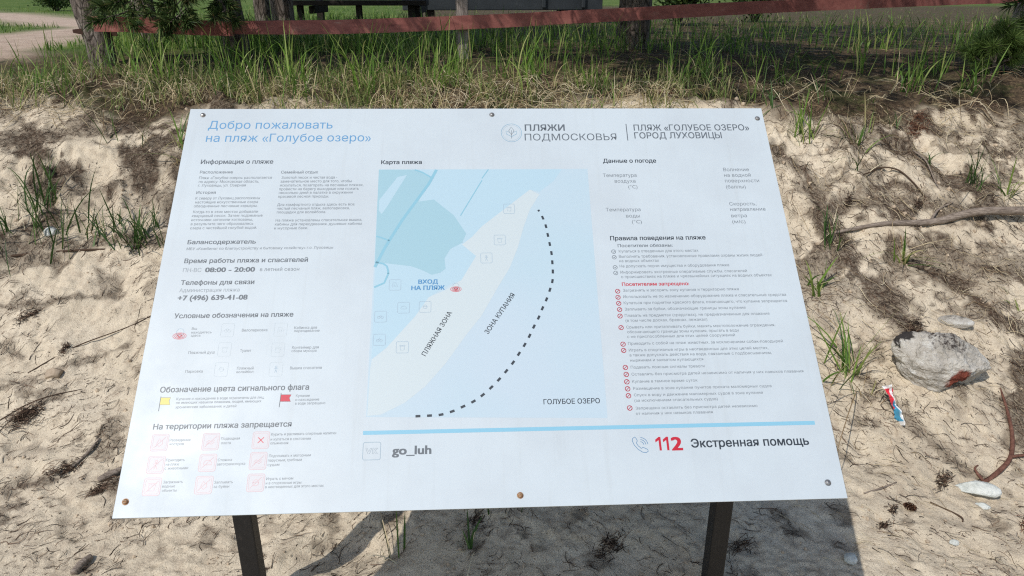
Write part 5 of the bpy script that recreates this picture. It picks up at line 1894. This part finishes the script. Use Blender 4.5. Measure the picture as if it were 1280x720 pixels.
def lobe(dx, dy, dz, k):
    q = np.array([dx, dy, dz], float)
    q /= np.linalg.norm(q)
    return np.exp(k * (RV @ q - 1))


rad_ = .80 + .42 * lobe(1, -.1, .15, 7) + .20 * lobe(-1, .2, .5, 6) - .30 * lobe(.62, -.7, -.45, 9) + .22 * lobe(-.2, -.9, -.3, 5) + .14 * lobe(.1, .2, 1, 6)
RP = RV * rad_[:, None]
rgk = np.random.default_rng(12)
for _ in range(14):
    nr = rgk.normal(size=3)
    nr /= np.linalg.norm(nr)
    q = RP @ nr - (.62 + .25 * rgk.random())
    RP = RP - np.where(q > 0, q * .8, 0)[:, None] * nr
nz = fbm3(RP, .38, 3)
rd = 1 - np.abs(2 * fbm3(RP, .22, 13) - 1)
RP = RP * (1 + .40 * (nz - .5) + .26 * (rd - .8) + .06 * (fbm3(RP, .07, 23) - .5))[:, None]
rk = tag(link("rock", mesh_np("rock", RP * np.array((.178, .125, .138)), RF, krk.m, False)), "large pale grey concrete-like rock with dark lichen and a red brown patch", "rock")
rk.location = (1.665, 2.57, float(height(1.665, 2.57)) + .040)
rk.rotation_euler = (R(8), R(6), R(-14))

kws = NT("white_limestone")
vw = kws.coord("Object")
kws.base(kws.ramp(kws.noise(vw, 22, 6, .7), [(.3, (.36, .38, .35)), (.48, (.58, .60, .56)), (.7, (.72, .73, .69))])).set(.8, .25)
kws.bump(kws.noise(vw, 45, 5, .7), .8, .015)
STN = [("white_stone", 1.615, 2.115, (.075, .035, .03), 21, kws.m, -.45, "flat whitish green stone lying in the sand below the root", .018),
       ("white_stone", 1.600, 2.045, (.026, .013, .012), 22, kws.m, -.3, "small white chip just below the flat whitish stone", .006),
       ("white_stone", 1.42, 1.885, (.016, .012, .010), 23, kws.m, .2, "tiny pale pebble in the bare sand at the lower right", .005),
       ("pale_stone", 1.85, 2.80, (.075, .03, .028), 24, krk.m, -.7, "long pale stone half buried just behind the rock", .012),
       ("pale_stone", 1.045, 1.79, (.022, .020, .016), 25, kws.m, .2, "pale stone inside the right edge of the board's shadow", .008),
       ("pale_stone", -2.10, 3.21, (.035, .022, .025), 26, kws.m, .5, "whitish stone among the blades of the tall left tuft", .015),
       ("sand_lump", -1.83, 2.60, (.045, .035, .03), 27, kcl.m, .3, "round lump of sand with dark edges on the left", .006),
       ("pale_stone", 2.17, 2.74, (.02, .017, .015), 28, kws.m, .3, "pale pebble at the right edge beside dark roots", .006)]
for nm, x, y, dm, sd, mt, rz, lab, up in STN:
    o = tag(link(nm, stone_mesh(nm, dm, sd, mt, 8, .16, 4)), lab, "stone")
    o.location = (x, y, float(height(x, y)) + up)
    o.rotation_euler = (.1, -.1, rz)


def laid(pts, lift):
    return [(x, y, float(height(x, y)) + l) for (x, y), l in zip(pts, lift)]


def stick(name, pts, lift, rad, mat, label, cat, seed, twigs=()):
    P = laid(pts, lift)
    v, fs = tube(P, rad, 12, .07, seed)
    if not twigs:
        return tag(link(name, mesh_np(name, v, fs, mat, True)), label, cat)
    root = empty(name, P[0], label, cat)
    link("stem", mesh_np("stem", v - np.array(P[0]), fs, mat, True), root)
    for tp, tl, tr in twigs:
        q = laid(tp, tl)
        v, fs = tube(q, tr, 8, .07, seed + 1)
        link("twig", mesh_np("twig", v - np.array(P[0]), fs, mat, True), root)
    return root


kst = NT("bleached_branch")
vst = kst.coord("Object", (2, 10, 10))
nst = kst.noise(vst, 14, 6, .7, .4)
kst.base(kst.ramp(nst, [(.3, (.08, .062, .05)), (.5, (.23, .185, .15)), (.7, (.40, .335, .28))])).set(.9, .15)
kst.bump(nst, .6, .01)
stick("branch", [(1.45, 3.25), (1.70, 3.265), (1.95, 3.275), (2.15, 3.285), (2.40, 3.30), (2.75, 3.32)], [.002, .006, .02, .045, .065, .09], [.005, .011, .016, .019, .021, .022], kst.m,
      "long grey brown branch lying across the right sand bank", "branch", 41, [([(1.93, 3.27), (2.0, 3.34), (2.08, 3.37)], [.02, .02, .01], [.007, .005, .003])])
krr = NT("red_brown_root")
nrr = krr.noise(krr.coord("Object"), 60, 5, .7)
krr.base(krr.ramp(nrr, [(.3, (.07, .03, .022)), (.6, (.18, .085, .06)), (.75, (.28, .16, .12))])).set(.8, .2)
krr.bump(nrr, .5, .006)
stick("root", [(1.655, 2.145), (1.72, 2.175), (1.80, 2.235), (1.86, 2.335), (1.89, 2.44), (1.91, 2.53)], [.002, .008, .012, .010, .003, -.006], [.007, .0085, .008, .007, .005, .003], krr.m,
      "curved red brown root sticking out beside the white stone", "root", 42, [([(1.80, 2.235), (1.90, 2.25), (1.98, 2.24)], [.015, .01, .004], [.006, .005, .003]), ([(1.66, 2.15), (1.65, 2.19), (1.68, 2.22)], [.008, .012, .0], [.006, .004, .002])])
stick("root", [(1.64, 3.50), (1.71, 3.515), (1.80, 3.545), (1.88, 3.53), (1.94, 3.46), (1.98, 3.38)], [.004, .012, .018, .018, .012, .002], [.002, .003, .004, .004, .0035, .002], kroot.m,
      "dark root arching over the sand face of the right bank", "root", 43)
stick("root", [(2.02, 3.70), (2.05, 3.62), (2.055, 3.52), (2.05, 3.44)], [.012, .02, .014, .002], [.004, .004, .003, .002], kst.m, "pale thin root hanging down the right sand face", "root", 44)
stick("twig", [(-1.46, 2.155), (-1.43, 2.175), (-1.395, 2.20)], [.008, .012, .014], [.010, .0125, .009], kst.m, "short thick wood chip left of the board's lower left corner", "wood chip", 45)
stick("twig", [(-1.585, 2.21), (-1.55, 2.27), (-1.535, 2.33)], [.006, .008, .008], [.004, .005, .003], kst.m, "pale thin wood splinter on the left sand", "wood chip", 46)
stick("twig", [(-1.325, 1.74), (-1.32, 1.775), (-1.31, 1.81)], [.006, .010, .008], [.012, .0135, .009], kst.m, "dark stub of wood at the lower left of the sand", "wood chip", 47)
stick("twig", [(-1.42, 2.42), (-1.36, 2.47), (-1.31, 2.55)], [.003, .006, .006], [.003, .004, .003], kst.m, "straight twig by the left edge of the board", "twig", 48)
stick("twig", [(-1.95, 2.62), (-1.80, 2.72), (-1.60, 2.83), (-1.45, 2.93)], [.0, .002, .001, -.002], [.0018, .0025, .002, .001], kroot.m, "long dark root lying along the left sand", "root", 49)
stick("twig", [(-2.05, 2.30), (-1.86, 2.47), (-1.70, 2.55)], [.0, .002, .0], [.0015, .002, .0015], kroot.m, "dark twig crossing the sand at the left", "twig", 50)
stick("twig", [(1.43, 2.06), (1.50, 2.0), (1.50, 1.98)], [.003, .006, .003], [.003, .003, .002], kroot.m, "forked dark twig in the bare sand at the lower right", "twig", 51)
stick("twig", [(1.22, 2.10), (1.28, 2.11), (1.35, 2.14)], [.003, .006, .004], [.003, .003, .002], kst.m, "short twig right of the board's lower right bolt", "twig", 52)
stick("root", [(-2.42, 3.06), (-2.2, 3.12), (-1.95, 3.14), (-1.72, 3.19), (-1.52, 3.25)], [.0, .008, .006, .01, .002], [.004, .006, .005, .005, .003], kroot.m, "dark root running below the left grass tufts", "root", 53)

# dark dried clumps of moss and roots
def dry_clump(x, y, w, n, label, seed, mat=None, h_=.03):
    rg = np.random.default_rng(seed)
    z = float(height(x, y))
    ax_ = R(30) + rg.random() * .6
    C = rg.normal(size=(n, 3)) * np.array([w * .42, w * .2, h_ * .25])
    C = np.stack([C[:, 0] * math.cos(ax_) - C[:, 1] * math.sin(ax_), C[:, 0] * math.sin(ax_) + C[:, 1] * math.cos(ax_), np.abs(C[:, 2])], -1)
    C[:, 2] += height(C[:, 0] + x, C[:, 1] + y) - z
    an = ax_ + rg.normal(size=n) * .7
    L = w * (.25 + .45 * rg.random(n))
    t = np.linspace(-.5, .5, 5)
    D = np.stack([np.cos(an), np.sin(an), rg.normal(size=n) * .35], -1)
    P = C[:, None] + D[:, None] * (t[None, :, None] * L[:, None, None])
    P[..., 2] += .25 * L[:, None] * (.25 - t ** 2)[None] * rg.random(n)[:, None]
    v, f_ = strands(P, np.tile(np.array([.5, 1, 1, .9, .4]) * .0011, (n, 1)), 3)
    o = tag(link("dry_clump", mesh_np("dry_clump", v, f_, mat or kroot.m)), label, "dry clump", "dead clumps on the sand")
    o.location = (x, y, z)


DRYRED = leaf_mat("rusty_dead_needles", [(0, (.07, .03, .02)), (.5, (.17, .075, .045)), (1, (.30, .16, .10))], .1, .7)
DC = [(-1.855, 2.415, .085, 260, "dark matted clump of dead moss at the lower left", None), (-1.83, 2.70, .035, 90, "small black clump above the round sand lump", None),
      (-2.03, 2.82, .05, 120, "dark clump near the left edge, half way up", None), (-1.60, 2.20, .06, 120, "brown clump of rootlets left of the wood chip", None),
      (-1.43, 2.10, .05, 120, "dark clump just left of the board's lower corner", None), (.31, 1.86, .07, 110, "spidery dry clump in the middle of the board's shadow", None),
      (.72, 1.85, .07, 60, "loose dry roots in the shadow near the right leg", None), (-.12, 1.98, .05, 60, "small dry clump in the shadow near the board's lower edge", None),
      (-.50, 2.06, .055, 130, "reddish dry clump at the lower edge of the board, left of its shadow", DRYRED), (1.66, 2.755, .08, 240, "brown clump of roots behind the rock", None),
      (1.225, 1.955, .03, 80, "little grey clump beside the pine cone", None), (1.285, 2.02, .03, 60, "thin dark clump left of the pine cone", None),
      (1.70, 1.95, .06, 150, "rust red dead clump at the lower right edge", DRYRED), (1.52, 2.15, .05, 120, "dark bark crumbs above the white stone", None),
      (2.14, 3.92, .11, 200, "heap of rusty dead needles on the right lip", DRYRED), (.85, 4.25, .10, 170, "rusty heap of needles on the crest behind the board", DRYRED),
      (1.60, 3.40, .04, 90, "black clump at the thin end of the branch", None), (1.92, 3.37, .05, 90, "dark clump lying just above the branch", None)]
for i, (x, y, w, n, lab, mt) in enumerate(DC):
    dry_clump(x, y, w, n, lab, 700 + i, mt)

# pine cone: overlapping scales on a spindle
kcn = NT("cone_scale")
gcn = kcn.n("ShaderNodeNewGeometry")
kcn.base(kcn.ramp(gcn.outputs["Random Per Island"], [(0, (.035, .014, .008)), (.7, (.09, .04, .022)), (1, (.17, .09, .055))])).set(.7, .25)


def cone(x, y, s, rz, label):
    Vs, Fs = [], []
    k = 0
    for i in range(46):
        f = i / 46
        an = i * 2.39996
        r_ = s * .52 * math.sin(math.pi * (.12 + .80 * f)) ** .8
        zc = (f - .5) * s * 1.5
        d = np.array([math.cos(an), math.sin(an), 0])
        e = np.array([-math.sin(an), math.cos(an), 0])
        u = np.array([0, 0, 1.0])
        tipp = d * r_ + u * (zc + .16 * s)
        w_ = .17 * s
        P = [d * r_ * .25 + u * (zc - .05 * s) - e * w_ * .4, d * r_ * .25 + u * (zc - .05 * s) + e * w_ * .4, tipp + e * w_, tipp + d * .08 * s, tipp - e * w_]
        P += [q - u * .05 * s for q in P]
        Vs += P
        Fs += [[k, k + 1, k + 2, k + 4], [k + 4, k + 2, k + 3, k + 3], [k + 5, k + 9, k + 7, k + 6], [k + 2, k + 7, k + 8, k + 3], [k + 3, k + 8, k + 9, k + 4]]
        k += 10
    me = bpy.data.meshes.new("pine_cone")
    me.from_pydata([tuple(q) for q in Vs], [], [tuple(dict.fromkeys(q)) for q in Fs])
    me.materials.append(kcn.m)
    me.update()
    o = tag(link("pine_cone", me), label, "pine cone")
    o.location = (x, y, float(height(x, y)) + s * .42)
    o.rotation_euler = (R(80), R(15), rz)


cone(1.348, 2.037, .026, .6, "small dark pine cone in the bare sand right of the board")

# crumpled sweet wrapper standing by the rock
kwr = NT("printed_wrapper")
vw_ = kwr.coord("UV")
sp = kwr.n("ShaderNodeSeparateXYZ")
kwr.l(vw_, sp.inputs[0])
nw_ = kwr.math('MULTIPLY', kwr.math('SUBTRACT', kwr.noise(vw_, 3, 3, .6), .5), .5)
redf = kwr.ramp(kwr.math('ADD', kwr.math('SUBTRACT', sp.outputs[1], kwr.math('MULTIPLY', sp.outputs[0], .35)), nw_), [(.40, (0, 0, 0)), (.44, (1, 1, 1))])
cw = kwr.mix(redf, (.06, .30, .48), (.66, .045, .07))
wt = kwr.ramp(kwr.math('ADD', sp.outputs[0], nw_), [(.40, (0, 0, 0)), (.44, (1, 1, 1)), (.60, (1, 1, 1)), (.64, (0, 0, 0))])
cw = kwr.mix(wt, cw, (.78, .80, .82))
ends = kwr.ramp(sp.outputs[1], [(.08, (1, 1, 1)), (.11, (0, 0, 0)), (.91, (0, 0, 0)), (.94, (1, 1, 1))])
cw = kwr.mix(ends, cw, (.80, .80, .80))
kwr.base(cw).set(.28, .5)
rgw = np.random.default_rng(9)
nu, nv_ = 9, 26
U, Vv = np.meshgrid(np.linspace(0, 1, nu), np.linspace(0, 1, nv_))
xw = (U - .5) * .030 * (.75 + .25 * np.abs(Vv - .5) * 2) + .012 * (fbm(Vv * 5, U * 2, 3, 4) - .5)
zw = Vv * .155
yw = .030 * (fbm(U * 2.2, Vv * 6, 3, 8) - .5) * 2 + .012 * np.cos(U * 6.28)
Wv = np.stack([xw, yw, zw], -1).reshape(-1, 3)
ii = np.arange(nu * nv_).reshape(nv_, nu)
Wf = np.stack([ii[:-1, :-1], ii[:-1, 1:], ii[1:, 1:], ii[1:, :-1]], -1).reshape(-1, 4)
wme = mesh_np("candy_wrapper", Wv, Wf, kwr.m, False)
uvl = wme.uv_layers.new(name="UVMap")
li = np.zeros(len(wme.loops), dtype=np.int32)
wme.loops.foreach_get("vertex_index", li)
uvl.data.foreach_set("uv", np.stack([U.ravel()[li], Vv.ravel()[li]], -1).astype(np.float32).ravel())
wo = tag(link("candy_wrapper", wme), "crumpled red, white and blue sweet wrapper left of the rock", "wrapper")
wo.location = (1.475, 2.385, float(height(1.475, 2.385)) - .004)
wo.rotation_euler = (R(-32), R(-14), R(8))
sm_ = wo.modifiers.new("thick", 'SOLIDIFY')
sm_.thickness = .0008
